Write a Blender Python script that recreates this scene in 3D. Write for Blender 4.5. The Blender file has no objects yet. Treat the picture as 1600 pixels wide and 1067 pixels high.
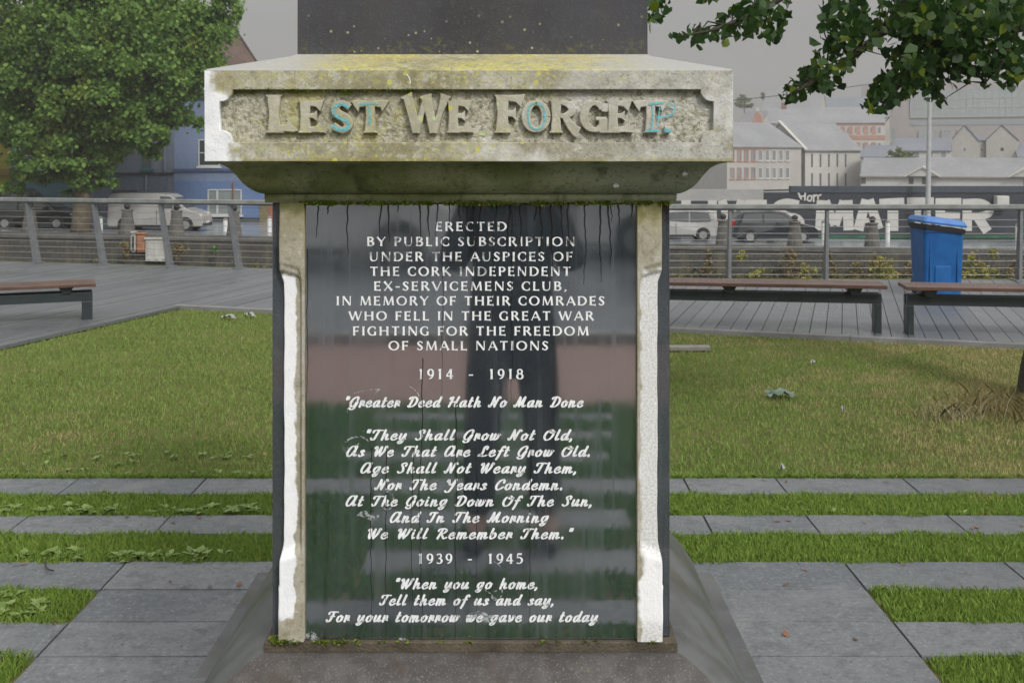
import bpy, bmesh, math, random
import numpy as np
from mathutils import Vector, Matrix

R = math.radians
rnd = random.Random(7)
rng = np.random.default_rng(11)
scene = bpy.context.scene
COL = scene.collection

# ------------------------------------------------------------------ camera
F, EYE = 1700.0, 1.7            # focal length in photo pixels, eye height in metres
cd = bpy.data.cameras.new('camera')
cam = bpy.data.objects.new('camera', cd); COL.objects.link(cam)
cam.location = (0, 0, EYE); cam.rotation_euler = (R(90), 0, 0)
cd.sensor_width = 36; cd.lens = 36 * F / 1600; cd.shift_y = -288.5 / 1600
cd.clip_start = 0.05; cd.clip_end = 6000
cd.dof.use_dof = True; cd.dof.focus_distance = 2.3; cd.dof.aperture_fstop = 20
scene.camera = cam

# ------------------------------------------------------------------ sky, sun, exposure
SUN_EL, SUN_AZ = R(42), R(28)   # azimuth to the right of straight behind the camera
sun_dir = Vector((math.cos(SUN_EL) * math.sin(SUN_AZ), -math.cos(SUN_EL) * math.cos(SUN_AZ), math.sin(SUN_EL)))
w = bpy.data.worlds.new('World'); scene.world = w; w.use_nodes = True
nt = w.node_tree; nt.nodes.clear()
def wn(t, **k):
    n = nt.nodes.new(t)
    for a, b in k.items(): setattr(n, a, b)
    return n
out = wn('ShaderNodeOutputWorld'); bg = wn('ShaderNodeBackground'); bg.inputs['Strength'].default_value = 0.1
nt.links.new(bg.outputs[0], out.inputs[0])
sky = wn('ShaderNodeTexSky', sky_type='NISHITA'); sky.sun_disc = False
sky.sun_elevation = SUN_EL; sky.sun_rotation = math.pi - SUN_AZ
sky.dust_density = 4; sky.air_density = 1.5
hs = wn('ShaderNodeHueSaturation'); hs.inputs['Saturation'].default_value = 0.12; hs.inputs['Value'].default_value = 0.25
nt.links.new(sky.outputs[0], hs.inputs['Color'])
tc = wn('ShaderNodeTexCoord'); sx = wn('ShaderNodeSeparateXYZ'); nt.links.new(tc.outputs['Generated'], sx.inputs[0])
rp = wn('ShaderNodeMapRange'); rp.inputs[1].default_value = 0.12; rp.inputs[2].default_value = 1.0
rp.inputs[3].default_value = 1.72; rp.inputs[4].default_value = 7.0; nt.links.new(sx.outputs[2], rp.inputs[0])
dt = wn('ShaderNodeVectorMath', operation='DOT_PRODUCT'); nt.links.new(tc.outputs['Generated'], dt.inputs[0]); dt.inputs[1].default_value = sun_dir
mx = wn('ShaderNodeMath', operation='MAXIMUM'); mx.inputs[1].default_value = 0; nt.links.new(dt.outputs['Value'], mx.inputs[0])
pw = wn('ShaderNodeMath', operation='POWER'); pw.inputs[1].default_value = 3; nt.links.new(mx.outputs[0], pw.inputs[0])
ml = wn('ShaderNodeMath', operation='MULTIPLY_ADD'); ml.inputs[1].default_value = 9.0; nt.links.new(pw.outputs[0], ml.inputs[0]); nt.links.new(rp.outputs[0], ml.inputs[2])
nz = wn('ShaderNodeTexNoise'); nz.inputs['Scale'].default_value = 2.2; nz.inputs['Detail'].default_value = 5; nt.links.new(tc.outputs['Generated'], nz.inputs[0])
nr = wn('ShaderNodeMapRange'); nr.inputs[1].default_value = .3; nr.inputs[2].default_value = .7; nr.inputs[3].default_value = .93; nr.inputs[4].default_value = 1.07; nt.links.new(nz.outputs[0], nr.inputs[0])
m2 = wn('ShaderNodeMath', operation='MULTIPLY'); nt.links.new(ml.outputs[0], m2.inputs[0]); nt.links.new(nr.outputs[0], m2.inputs[1])
cl = wn('ShaderNodeVectorMath', operation='SCALE'); cl.inputs[0].default_value = (1.0, 0.99, 0.97); nt.links.new(m2.outputs[0], cl.inputs['Scale'])
ad = wn('ShaderNodeVectorMath', operation='ADD'); nt.links.new(cl.outputs[0], ad.inputs[0]); nt.links.new(hs.outputs[0], ad.inputs[1])
nt.links.new(ad.outputs[0], bg.inputs['Color'])

sl = bpy.data.lights.new('sun', 'SUN'); sl.energy = 1.5; sl.angle = R(10); sl.color = (1, .965, .91)
so = bpy.data.objects.new('sun', sl); COL.objects.link(so)
so.rotation_euler = (-sun_dir).to_track_quat('-Z', 'Y').to_euler()
scene.view_settings.view_transform = 'Standard'; scene.view_settings.look = 'None'
scene.view_settings.exposure = 0.35; scene.view_settings.gamma = 1
scene.render.engine = 'CYCLES'
scene.cycles.use_denoising = True
scene.cycles.max_bounces = 6; scene.cycles.transparent_max_bounces = 8
scene.cycles.caustics_reflective = False; scene.cycles.caustics_refractive = False

# ------------------------------------------------------------------ helpers: objects
def P(px, py, Y):
    "point of the place seen at photo pixel (px, py) when it stands Y metres ahead"
    return Vector(((px - 800) * Y / F, Y, EYE - (py - 245) * Y / F))
def PX(px, Y): return (px - 800) * Y / F
def PZ(py, Y): return EYE - (py - 245) * Y / F

def tag(o, label=None, cat=None, group=None, kind=None):
    if label: o['label'] = label
    if cat: o['category'] = cat
    if group: o['group'] = group
    if kind: o['kind'] = kind
    return o
def thing(name, label, cat, loc=(0, 0, 0), group=None):
    o = bpy.data.objects.new(name, None); COL.objects.link(o); o.location = loc
    o.empty_display_size = .2
    return tag(o, label, cat, group)
def wloc(o):
    v = Vector(o.location)
    while o.parent: o = o.parent; v += o.location
    return v
def link(name, me, m, parent=None, smooth=False):
    if m:
        for mm in (m if isinstance(m, (list, tuple)) else [m]): me.materials.append(mm)
    if smooth:
        me.polygons.foreach_set('use_smooth', [True] * len(me.polygons))
    o = bpy.data.objects.new(name, me); COL.objects.link(o)
    if parent:
        me.transform(Matrix.Translation(-wloc(parent))); o.parent = parent
    return o
def obj(name, bm, m, parent=None, smooth=False):
    me = bpy.data.meshes.new(name); bm.normal_update(); bm.to_mesh(me); bm.free()
    return link(name, me, m, parent, smooth)
def npmesh(name, V, faces_idx, k, m, parent=None, smooth=False):
    "V (n,3); faces_idx (f,k)"
    me = bpy.data.meshes.new(name)
    V = np.asarray(V, dtype=np.float32); Fc = np.asarray(faces_idx, dtype=np.int32)
    me.vertices.add(len(V)); me.vertices.foreach_set('co', V.ravel())
    me.loops.add(Fc.size); me.loops.foreach_set('vertex_index', Fc.ravel())
    me.polygons.add(len(Fc)); me.polygons.foreach_set('loop_start', np.arange(0, Fc.size, k, dtype=np.int32))
    me.update(calc_edges=True); me.validate()
    return link(name, me, m, parent, smooth)
def copy_tree(o, parent=None):
    c = o.copy(); COL.objects.link(c); c.parent = parent
    for ch in list(o.children): copy_tree(ch, c)
    return c

# ------------------------------------------------------------------ helpers: shapes
def box(bm, x0, x1, y0, y1, z0, z1, bev=0, M=None):
    vs = [bm.verts.new((x, y, z)) for x in (x0, x1) for y in (y0, y1) for z in (z0, z1)]
    fs = [(0, 1, 3, 2), (4, 6, 7, 5), (0, 4, 5, 1), (2, 3, 7, 6), (0, 2, 6, 4), (1, 5, 7, 3)]
    faces = [bm.faces.new([vs[i] for i in f]) for f in fs]
    if M is not None:
        for v in vs: v.co = M @ v.co
    if bev:
        ed = list({e for f in faces for e in f.edges})
        bmesh.ops.bevel(bm, geom=ed, offset=bev, segments=2, affect='EDGES', profile=.6)
def bxo(name, x0, x1, y0, y1, z0, z1, m, parent=None, bev=0, M=None):
    bm = bmesh.new(); box(bm, x0, x1, y0, y1, z0, z1, bev, M); return obj(name, bm, m, parent)
def tube(bm, pts, rad, seg=8, cap=True):
    pts = [Vector(p) for p in pts]; n = len(pts)
    rad = rad if isinstance(rad, (list, tuple)) else [rad] * n
    rings = []
    up = Vector((0, 0, 1))
    for i, p in enumerate(pts):
        t = (pts[min(i + 1, n - 1)] - pts[max(i - 1, 0)]).normalized()
        a = t.cross(up if abs(t.z) < .9 else Vector((0, 1, 0))).normalized(); b = t.cross(a)
        rings.append([bm.verts.new(p + rad[i] * (a * math.cos(2 * math.pi * k / seg) + b * math.sin(2 * math.pi * k / seg))) for k in range(seg)])
    for r0, r1 in zip(rings, rings[1:]):
        for k in range(seg): bm.faces.new((r0[k], r0[(k + 1) % seg], r1[(k + 1) % seg], r1[k]))
    if cap:
        bm.faces.new(rings[0][::-1]); bm.faces.new(rings[-1])
def disc_tube(bm, c, axis, r, h, seg=20):
    a = Vector(axis).normalized(); tube(bm, [Vector(c) - a * h / 2, Vector(c) + a * h / 2], r, seg)
def prism(bm, poly, d0, d1, axes):
    "poly of 2D points mapped by axes(u,v,d) -> Vector"
    a = [bm.verts.new(axes(u, v, d0)) for u, v in poly]; b = [bm.verts.new(axes(u, v, d1)) for u, v in poly]
    n = len(poly)
    bm.faces.new(a[::-1]); bm.faces.new(b)
    for i in range(n): bm.faces.new((a[i], a[(i + 1) % n], b[(i + 1) % n], b[i]))
def sqloft(bm, cx, cy, levels, caps=(True, True)):
    "square section tower with split corners; levels of (half, z)"
    for s in range(4):
        ca, sa = [(0, -1), (1, 0), (0, 1), (-1, 0)][s]
        prev = None
        for h, z in levels:
            t = Vector((-sa, ca, 0))
            n = Vector((ca, sa, 0))
            p = Vector((cx, cy, z)) + n * h
            cur = (bm.verts.new(p - t * h), bm.verts.new(p + t * h))
            if prev: bm.faces.new((prev[0], prev[1], cur[1], cur[0]))
            prev = cur
    for k, on in ((0, caps[0]), (-1, caps[1])):
        if on:
            h, z = levels[k]
            bm.faces.new([bm.verts.new((cx + a * h, cy + b * h, z)) for a, b in ((-1, -1), (1, -1), (1, 1), (-1, 1))])
def catmull(pts, n=8, closed=False):
    pts = [np.array(p, float) for p in pts]
    if len(pts) < 3: return pts
    o = []
    N = len(pts)
    for i in range(N - 1):
        p0 = pts[i - 1] if i else 2 * pts[0] - pts[1]; p1 = pts[i]; p2 = pts[i + 1]
        p3 = pts[i + 2] if i + 2 < N else 2 * pts[-1] - pts[-2]
        for k in range(n):
            t = k / n
            o.append(.5 * (2 * p1 + (p2 - p0) * t + (2 * p0 - 5 * p1 + 4 * p2 - p3) * t * t + (3 * p1 - p0 - 3 * p2 + p3) * t ** 3))
    o.append(pts[-1]); return o
def ribbon(bm, pts, mapf, depth=0.0, lift=0.0, bevel=0.0, rnd_cap=False):
    "stroke of (u, v, width) points as a solid ribbon; mapf(u, v, d) with d towards the viewer"
    n = len(pts); L = []; Rr = []
    for i in range(n):
        a = pts[max(i - 1, 0)]; b = pts[min(i + 1, n - 1)]
        tx, ty = b[0] - a[0], b[1] - a[1]; l = math.hypot(tx, ty) or 1e-9; tx /= l; ty /= l
        h = pts[i][2] / 2
        L.append((pts[i][0] - ty * h, pts[i][1] + tx * h)); Rr.append((pts[i][0] + ty * h, pts[i][1] - tx * h))
    if rnd_cap:
        for e, sgn in ((0, -1), (n - 1, 1)):
            a = pts[max(e - 1, 0)]; b = pts[min(e + 1, n - 1)]
            tx, ty = b[0] - a[0], b[1] - a[1]; l = math.hypot(tx, ty) or 1e-9
            ex, ey = tx / l * sgn, ty / l * sgn; h = pts[e][2] / 2
            pl = (pts[e][0] - ty / l * h * .5 + ex * h * .75, pts[e][1] + tx / l * h * .5 + ey * h * .75)
            pr = (pts[e][0] + ty / l * h * .5 + ex * h * .75, pts[e][1] - tx / l * h * .5 + ey * h * .75)
            if sgn < 0: L.insert(0, pl); Rr.insert(0, pr)
            else: L.append(pl); Rr.append(pr)
    n = len(L)
    def row(P2, d, shrink=None):
        return [bm.verts.new(mapf(u, v, d)) for u, v in P2]
    top = depth + lift
    if bevel > 0:
        def inset(A, B):
            o = []
            for (a, b), (c, d) in zip(A, B):
                l = math.hypot(c - a, d - b) or 1e-9; k = min(bevel / l, .35); o.append((a + (c - a) * k, b + (d - b) * k))
            return o
        Li, Ri = inset(L, Rr), inset(Rr, L)
        rows = [row(L, 0), row(L, top - bevel), row(Li, top), row(Ri, top), row(Rr, top - bevel), row(Rr, 0)]
    elif depth > 0: rows = [row(L, 0), row(L, top), row(Rr, top), row(Rr, 0)]
    else: rows = [row(L, top), row(Rr, top)]
    for A, B in zip(rows, rows[1:]):
        for i in range(n - 1): bm.faces.new((A[i], B[i], B[i + 1], A[i + 1]))
    if len(rows) > 2:
        for i in (0, n - 1):
            f = [r[i] for r in rows]; bm.faces.new(f if i else f[::-1])

# ------------------------------------------------------------------ helpers: materials
class MB:
    def __init__(s, name):
        s.m = bpy.data.materials.new(name); s.m.use_nodes = True; s.nt = s.m.node_tree; s.nt.nodes.clear()
        s.out = s.n('ShaderNodeOutputMaterial'); s.b = s.n('ShaderNodeBsdfPrincipled'); s.l(s.b.outputs[0], s.out.inputs[0])
        s.tc = s.n('ShaderNodeTexCoord')
    def n(s, t, **k):
        x = s.nt.nodes.new(t)
        for a, b in k.items(): setattr(x, a, b)
        return x
    def l(s, a, b): s.nt.links.new(a, b)
    def put(s, sock, v):
        if isinstance(v, bpy.types.NodeSocket): s.l(v, sock)
        elif v is not None:
            if hasattr(sock.default_value, '__len__'):
                v = tuple(v); sock.default_value = v if len(v) == len(sock.default_value) else v + (1,)
            else: sock.default_value = v
    @property
    def co(s): return s.tc.outputs['Object']
    def mapping(s, scale=(1, 1, 1), loc=(0, 0, 0), rot=(0, 0, 0), co=None):
        x = s.n('ShaderNodeMapping'); s.l(co or s.co, x.inputs[0]); x.inputs['Scale'].default_value = scale; x.inputs['Location'].default_value = loc; x.inputs['Rotation'].default_value = rot
        return x.outputs[0]
    def noise(s, scale, detail=4, rough=.55, co=None, dist=0):
        x = s.n('ShaderNodeTexNoise'); s.l(co or s.co, x.inputs['Vector']); x.inputs['Scale'].default_value = scale; x.inputs['Detail'].default_value = detail; x.inputs['Roughness'].default_value = rough; x.inputs['Distortion'].default_value = dist
        return x.outputs[0]
    def voronoi(s, scale, co=None, feature='F1', rand=1):
        x = s.n('ShaderNodeTexVoronoi', feature=feature); s.l(co or s.co, x.inputs['Vector']); x.inputs['Scale'].default_value = scale; x.inputs['Randomness'].default_value = rand
        return x
    def ramp(s, f, a, b, lo=0., hi=1.):
        x = s.n('ShaderNodeMapRange', interpolation_type='SMOOTHSTEP'); s.put(x.inputs[0], f); x.inputs[1].default_value = a; x.inputs[2].default_value = b; x.inputs[3].default_value = lo; x.inputs[4].default_value = hi
        return x.outputs[0]
    def math(s, op, a, b=None, c=None, clamp=False):
        x = s.n('ShaderNodeMath', operation=op, use_clamp=clamp); s.put(x.inputs[0], a); s.put(x.inputs[1], b); s.put(x.inputs[2], c); return x.outputs[0]
    def mix(s, f, a, b):
        x = s.n('ShaderNodeMix', data_type='RGBA'); s.put(x.inputs[0], f); s.put(x.inputs[6], a); s.put(x.inputs[7], b); return x.outputs[2]
    def xyz(s, co=None):
        x = s.n('ShaderNodeSeparateXYZ'); s.l(co or s.co, x.inputs[0]); return x.outputs
    def island(s): return s.n('ShaderNodeNewGeometry').outputs['Random Per Island']
    def bump(s, h, strength=.3, dist=.01):
        x = s.n('ShaderNodeBump'); s.l(h, x.inputs['Height']); x.inputs['Strength'].default_value = strength; x.inputs['Distance'].default_value = dist; s.l(x.outputs[0], s.b.inputs['Normal'])
    def done(s, col=None, rough=.8, spec=.5, metal=0, ior=None):
        s.put(s.b.inputs['Base Color'], col); s.put(s.b.inputs['Roughness'], rough); s.put(s.b.inputs['Specular IOR Level'], spec); s.put(s.b.inputs['Metallic'], metal)
        if ior: s.b.inputs['IOR'].default_value = ior
        return s.m
MATS = {}
def simple(name, col, rough=.7, var=.18, scale=6, spec=.4, metal=0, bump=0, bscale=None):
    "plain paint / stone / metal with uneven tone"
    if name in MATS: return MATS[name]
    b = MB(name); n = b.noise(scale, 5, .6); n2 = b.noise(scale * 9, 3)
    d = tuple(c * (1 - var) for c in col); e = tuple(min(1, c * (1 + var)) for c in col)
    c = b.mix(b.ramp(n, .3, .7), d, e); c = b.mix(b.ramp(n2, .35, .65, 0, .35), c, tuple(x * .8 for x in col))
    if bump: b.bump(b.noise(bscale or scale * 12, 4), bump, .01)
    MATS[name] = b.done(c, b.ramp(n2, .3, .7, max(.02, rough - .06), rough + .08), spec, metal); return MATS[name]

# ------------------------------------------------------------------ stone of the memorial
CX, CY = -0.087, 2.72                       # axis of the memorial
def lichen(b, c, amount=1.0, co=None):
    v = b.voronoi(34, co); big = b.noise(7, 3); sz = b.noise(90, 2)
    d = b.math('ADD', v.outputs['Distance'], b.math('MULTIPLY', b.math('SUBTRACT', sz, .5), .25))
    hsel = b.xyz(v.outputs['Color'])
    on = b.math('MULTIPLY', b.ramp(d, .15, .22, 1, 0), b.math('GREATER_THAN', hsel[0], 1 - .55 * amount))
    on = b.math('MULTIPLY', on, b.math('MULTIPLY', b.ramp(big, .36, .46), b.math('MULTIPLY', b.ramp(b.xyz()[0], -.46, -.42), b.ramp(b.xyz()[0], .42, .1, .25, 1))))
    lc = b.mix(b.math('GREATER_THAN', hsel[1], .72), (.46, .54, .31), (.56, .53, .10))
    c = b.mix(b.math('MULTIPLY', on, .85), c, lc)
    v2 = b.voronoi(95, co); fine = b.math('MULTIPLY', b.ramp(b.math('ADD', v2.outputs['Distance'], b.math('MULTIPLY', b.math('SUBTRACT', sz, .5), .3)), .22, .38, 1, 0), b.math('MULTIPLY', b.ramp(b.noise(11, 4), .44, .58), b.math('MULTIPLY', b.ramp(b.xyz()[0], -.46, -.42), b.ramp(b.xyz()[0], .45, .05, .3, 1))))
    return b.mix(b.math('MULTIPLY', fine, .35 + .4 * amount), c, (.46, .45, .12))
zb_c = 1.691
def m_cornice(name, rough_field=False, top=False, pale=False):
    b = MB(name); x, y, z = b.xyz()
    big = b.noise(4.5, 5, .6); mid = b.noise(24, 5, .6); fin = b.noise(170, 4, .6)
    streak = b.noise(14, 4, .6, b.mapping((1, 1, .18)))
    c = b.mix(b.ramp(big, .38, .62), (.27, .25, .155), (.42, .405, .32))
    c = b.mix(b.ramp(streak, .45, .7, 0, .6), c, (.31, .27, .13))
    grey = b.ramp(b.math('ADD', x, b.math('MULTIPLY', b.math('SUBTRACT', big, .5), .5)), -.05, .40)
    c = b.mix(b.math('MULTIPLY', grey, .75), c, (.44, .445, .435))
    m45 = b.noise(46, 6, .72); c = b.mix(b.ramp(mid, .48, .7, 0, .65), c, (.56, .55, .50)); c = b.mix(b.ramp(m45, .5, .64, 0, .5), c, (.19, .175, .10)); c = b.mix(b.ramp(m45, .45, .36, 0, .55), c, (.60, .59, .53))
    c = b.mix(b.ramp(fin, .52, .7, 0, .6), c, (.19, .175, .11)); c = b.mix(b.math('MULTIPLY', b.ramp(b.noise(55, 5, .7), .5, .64, 0, .55), b.ramp(x, .3, -.2)), c, (.42, .40, .14)); zl = b.math('ADD', z, b.math('MULTIPLY', mid, .006)); c = b.mix(b.math('MULTIPLY', b.ramp(zl, zb_c + .012, zb_c + .004, 0, .6), 1.0), c, (.28, .25, .07))
    if pale: c = b.mix(.40, c, (.52, .505, .43))
    if rough_field: c = b.mix(.55, c, (.60, .585, .50)); g_ = b.noise(75, 6, .75); c = b.mix(b.ramp(g_, .48, .62, 0, .75), c, (.17, .155, .085)); c = b.mix(b.ramp(g_, .42, .34, 0, .7), c, (.68, .67, .62)); c = b.mix(b.math('MULTIPLY', b.ramp(b.noise(9, 4), .45, .6, 0, .6), b.ramp(x, .1, -.3)), c, (.42, .38, .12))
    if top:
        c = b.mix(b.ramp(b.math('ADD', big, b.math('MULTIPLY', mid, .4)), .6, .8, 0, .6), c, (.36, .31, .11)); c = b.mix(b.math('MULTIPLY', b.ramp(b.noise(95, 5, .75), .48, .58), b.ramp(b.noise(7, 4), .40, .54)), c, (.50, .46, .13)); c = b.mix(b.ramp(b.noise(150, 4, .7), .52, .66, 0, .5), c, (.20, .185, .12))
        edge = b.ramp(b.math('ABSOLUTE', x), .22, .40); c = b.mix(edge, c, (.36, .36, .35))
    # near-white patches on the left corner block and along the lower right
    xd = b.math('ADD', x, b.math('MULTIPLY', b.math('SUBTRACT', b.noise(16, 4, .6), .5), .10))
    zz = b.ramp(z, 1.80, 1.84, 0, .045)
    wl = b.ramp(b.math('ADD', xd, zz), -.462, -.485)
    if not rough_field and not top: c = b.mix(wl, c, b.mix(b.ramp(mid, .3, .7), (.70, .72, .75), (.84, .85, .87)))
    if not top:
        wr = b.math('MULTIPLY', b.ramp(b.noise(6, 4), .52, .66), b.ramp(x, -.25, .1)); c = b.mix(b.math('MULTIPLY', wr, .6), c, (.66, .66, .66))
    c = lichen(b, c, .35 if rough_field else 1.0)
    if rough_field:   # moss under the upper lip
        mo = b.ramp(b.math('ADD', z, b.math('MULTIPLY', b.math('SUBTRACT', mid, .5), .05)), 1.826, 1.836)
        mo = b.math('MULTIPLY', mo, b.ramp(x, .35, .0)); c = b.mix(b.math('MULTIPLY', mo, .8), c, (.16, .19, .03))
    b.bump(b.math('ADD', b.math('MULTIPLY', fin, .5), b.math('MULTIPLY', b.noise(60 if rough_field else 40, 6, .7), 1.2)), .6 if rough_field else .45, .012 if rough_field else .005)
    return b.done(c, .9, .2)
def m_algae(name):
    b = MB(name); x, y, z = b.xyz()
    h = b.noise(9, 5, .65, b.mapping((1, 1, 3.5))); big = b.noise(3.2, 4, .6); fin = b.noise(120, 4, .7)
    c = b.mix(b.ramp(big, .38, .62), (.15, .175, .060), (.35, .375, .22))
    c = b.mix(b.ramp(h, .45, .7, 0, .6), c, (.33, .33, .16))
    c = b.mix(b.ramp(b.math('ADD', x, b.math('MULTIPLY', big, .3)), .2, .6, 0, .8), c, (.30, .33, .24))
    c = b.mix(b.ramp(fin, .5, .7, 0, .6), c, (.055, .062, .022))
    c = b.mix(b.ramp(z, 1.617, 1.607, 0, .8), c, (.17, .165, .10))
    st = b.noise(18, 3, .6, b.mapping((1, 1, .12)))
    c = b.mix(b.ramp(st, .55, .7, 0, .55), c, (.035, .04, .018))
    v = b.voronoi(70); c = b.mix(b.math('MULTIPLY', b.ramp(v.outputs['Distance'], .14, .24, 1, 0), b.ramp(b.noise(8, 3), .5, .6, 0, .8)), c, (.30, .31, .06))
    b.bump(b.math('ADD', fin, b.math('MULTIPLY', h, .6)), .6, .006)
    return b.done(c, .9, .2)
def m_pilaster(name, side):
    b = MB(name); x, y, z = b.xyz(); s = side
    mid = b.noise(30, 5, .6); fin = b.noise(220, 4, .6); big = b.noise(9, 4, .6)
    dn = b.math('MULTIPLY', b.math('SUBTRACT', b.noise(26, 4, .6), .5), .028)
    c = b.mix(b.ramp(big, .35, .65), (.31, .285, .205), (.43, .41, .345))
    c = b.mix(b.ramp(mid, .5, .8, 0, .5), c, (.62, .60, .55))
    g2 = b.noise(85, 6, .75); c = b.mix(b.ramp(g2, .5, .66, 0, .65), c, (.20, .18, .115)); c = b.mix(b.ramp(g2, .44, .34, 0, .5), c, (.60, .585, .53)); c = b.mix(b.ramp(fin, .55, .75, 0, .6), c, (.24, .21, .13))
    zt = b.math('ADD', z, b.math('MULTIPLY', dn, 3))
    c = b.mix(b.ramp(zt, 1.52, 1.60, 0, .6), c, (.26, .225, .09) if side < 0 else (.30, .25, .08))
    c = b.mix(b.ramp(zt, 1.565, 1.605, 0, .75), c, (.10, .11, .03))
    # near-white face
    if side < 0:
        m = b.math('MULTIPLY', b.ramp(b.math('ADD', x, dn), -.366, -.371), b.math('MULTIPLY', b.ramp(zt, 1.462, 1.452), b.ramp(zt, .735, .75)))
        c = b.mix(m, c, b.mix(b.ramp(mid, .3, .7), (.78, .80, .83), (.87, .875, .89)))
    else:
        m = b.math('MULTIPLY', b.ramp(b.math('ADD', x, dn), .355, .362), b.ramp(zt, 1.47, 1.45)); c = b.mix(m, c, b.mix(b.ramp(fin, .35, .65), (.54, .54, .53), (.74, .74, .74)))
        m = b.math('MULTIPLY', b.ramp(b.math('ADD', b.math('ADD', x, b.math('MULTIPLY', dn, 1.4)), b.math('MULTIPLY', b.math('SUBTRACT', z, .8), -.10)), .352, .364), b.math('MULTIPLY', b.ramp(zt, .88, .84), b.ramp(zt, .70, .735))); c = b.mix(m, c, (.86, .865, .88))
    ru = b.math('MULTIPLY', b.ramp(b.math('ADD', b.math('MULTIPLY', x, -s), b.math('MULTIPLY', dn, .5)), -.352, -.346), b.ramp(b.noise(12, 4, .6, b.mapping((1, 1, .4))), .42, .6)); c = b.mix(b.math('MULTIPLY', ru, .7), c, (.36, .27, .11))
    b.bump(b.math('ADD', fin, b.math('MULTIPLY', mid, 1.2)), .3, .003)
    return b.done(c, .9, .2)
def m_darkstone(name, base=(.05, .05, .052), green=.6, rough=.75, kind=''):
    b = MB(name); x, y, z = b.xyz(); big = b.noise(3.5, 5, .6); mid = b.noise(22, 5, .65); fin = b.noise(240, 3, .6)
    c = b.mix(b.ramp(big, .35, .65), tuple(k * .75 for k in base), tuple(k * 1.35 for k in base))
    c = b.mix(b.ramp(mid, .52, .75, 0, .5), c, tuple(k * 1.9 for k in base))
    c = b.mix(b.ramp(fin, .56, .72, 0, .5), c, tuple(k * 2.4 for k in base))
    st = b.noise(7, 4, .6, b.mapping((1, 1, .25))); c = b.mix(b.ramp(st, .5, .68, 0, green), c, (.075, .068, .028))
    if kind == 'plinth':     # brown damp stain spreading from the ledge down the front
        fm = b.math('SUBTRACT', b.math('MULTIPLY', y, -1), b.math('ABSOLUTE', x)); st2 = b.math('MULTIPLY', b.ramp(fm, -.004, .006), b.ramp(b.math('ADD', z, b.math('MULTIPLY', mid, .1)), .40, .50, .5, 1))
        c = b.mix(b.math('MULTIPLY', st2, .85), c, b.mix(b.ramp(mid, .4, .65), (.046, .041, .039), (.078, .072, .068))); c = b.mix(b.math('MULTIPLY', b.ramp(fin, .55, .66, 0, .8), st2), c, (.15, .145, .13)); c = b.mix(b.math('MULTIPLY', b.ramp(b.noise(6, 5, .65, b.mapping((1, 1, .4))), .52, .66, 0, .7), st2), c, (.048, .032, .024)); v = b.voronoi(90); c = b.mix(b.math('MULTIPLY', b.ramp(v.outputs['Distance'], .12, .2, .8, 0), b.ramp(b.noise(9, 3), .55, .68)), c, (.24, .21, .09))
    if kind == 'shaft':      # lichen creeping up from the joint
        zz = b.math('ADD', z, b.math('MULTIPLY', b.math('SUBTRACT', mid, .5), .12)); c = b.mix(b.math('MULTIPLY', b.ramp(zz, 1.950, 1.922), b.ramp(b.noise(80, 5, .7), .48, .66, 0, .7)), c, (.15, .145, .045))
        v = b.voronoi(60); c = b.mix(b.math('MULTIPLY', b.ramp(v.outputs['Distance'], .14, .22, 1, 0), b.math('MULTIPLY', b.math('GREATER_THAN', b.xyz(v.outputs['Color'])[0], .72), b.ramp(z, 2.04, 1.93))), c, (.34, .36, .20))
    b.bump(b.math('ADD', fin, mid), .3, .004)
    return b.done(c, b.ramp(big, .3, .7, rough - .15, rough + .1), .4)
def m_granite(name, base=(.034, .042, .050), ior=4.2):
    b = MB(name); v = b.voronoi(420); f = b.noise(700, 2); big = b.noise(3, 4)
    c = b.mix(b.ramp(f, .5, .75), base, tuple(k * 2.2 for k in base))
    hs = b.xyz(v.outputs['Color']); c = b.mix(b.math('MULTIPLY', b.math('GREATER_THAN', hs[0], .93), b.ramp(v.outputs['Distance'], .2, .4, .75, 0)), c, (.20, .21, .22))
    dust = b.noise(5, 6, .65, b.mapping((1.5, 1, .5))); c = b.mix(b.ramp(dust, .45, .75, 0, .45), c, (.085, .09, .095))
    vs_ = b.noise(30, 5, .65, b.mapping((1.6, 1, .05))); c = b.mix(b.ramp(vs_, .5, .68, 0, .55), c, tuple(k * 2.1 for k in base)); c = b.mix(b.ramp(vs_, .44, .34, 0, .6), c, tuple(k * .35 for k in base)); mt = b.noise(26, 6, .7); c = b.mix(b.ramp(mt, .54, .7, 0, .4), c, (.10, .108, .115))
    sp = b.voronoi(55); c = b.mix(b.math('MULTIPLY', b.math('GREATER_THAN', b.xyz(sp.outputs['Color'])[1], .86), b.ramp(sp.outputs['Distance'], .05, .12, .8, 0)), c, (.008, .008, .008))
    return b.done(c, b.math('ADD', b.ramp(dust, .4, .75, .03, .08), b.ramp(vs_, .5, .7, 0, .05)), .5, 0, ior)

mem = thing('war_memorial', 'limestone war memorial with dark polished granite inscription panel and carved cornice on the paving', 'monument', (CX, CY, 0))
DF = CY - .42                                # front plane of the die (2.30)
M_ped = m_darkstone('weathered_dark_limestone', (.092, .096, .097), .5, .5, 'plinth')
M_shaft = m_darkstone('shaft_stone', (.046, .046, .052), .2, .85, 'shaft')
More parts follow.
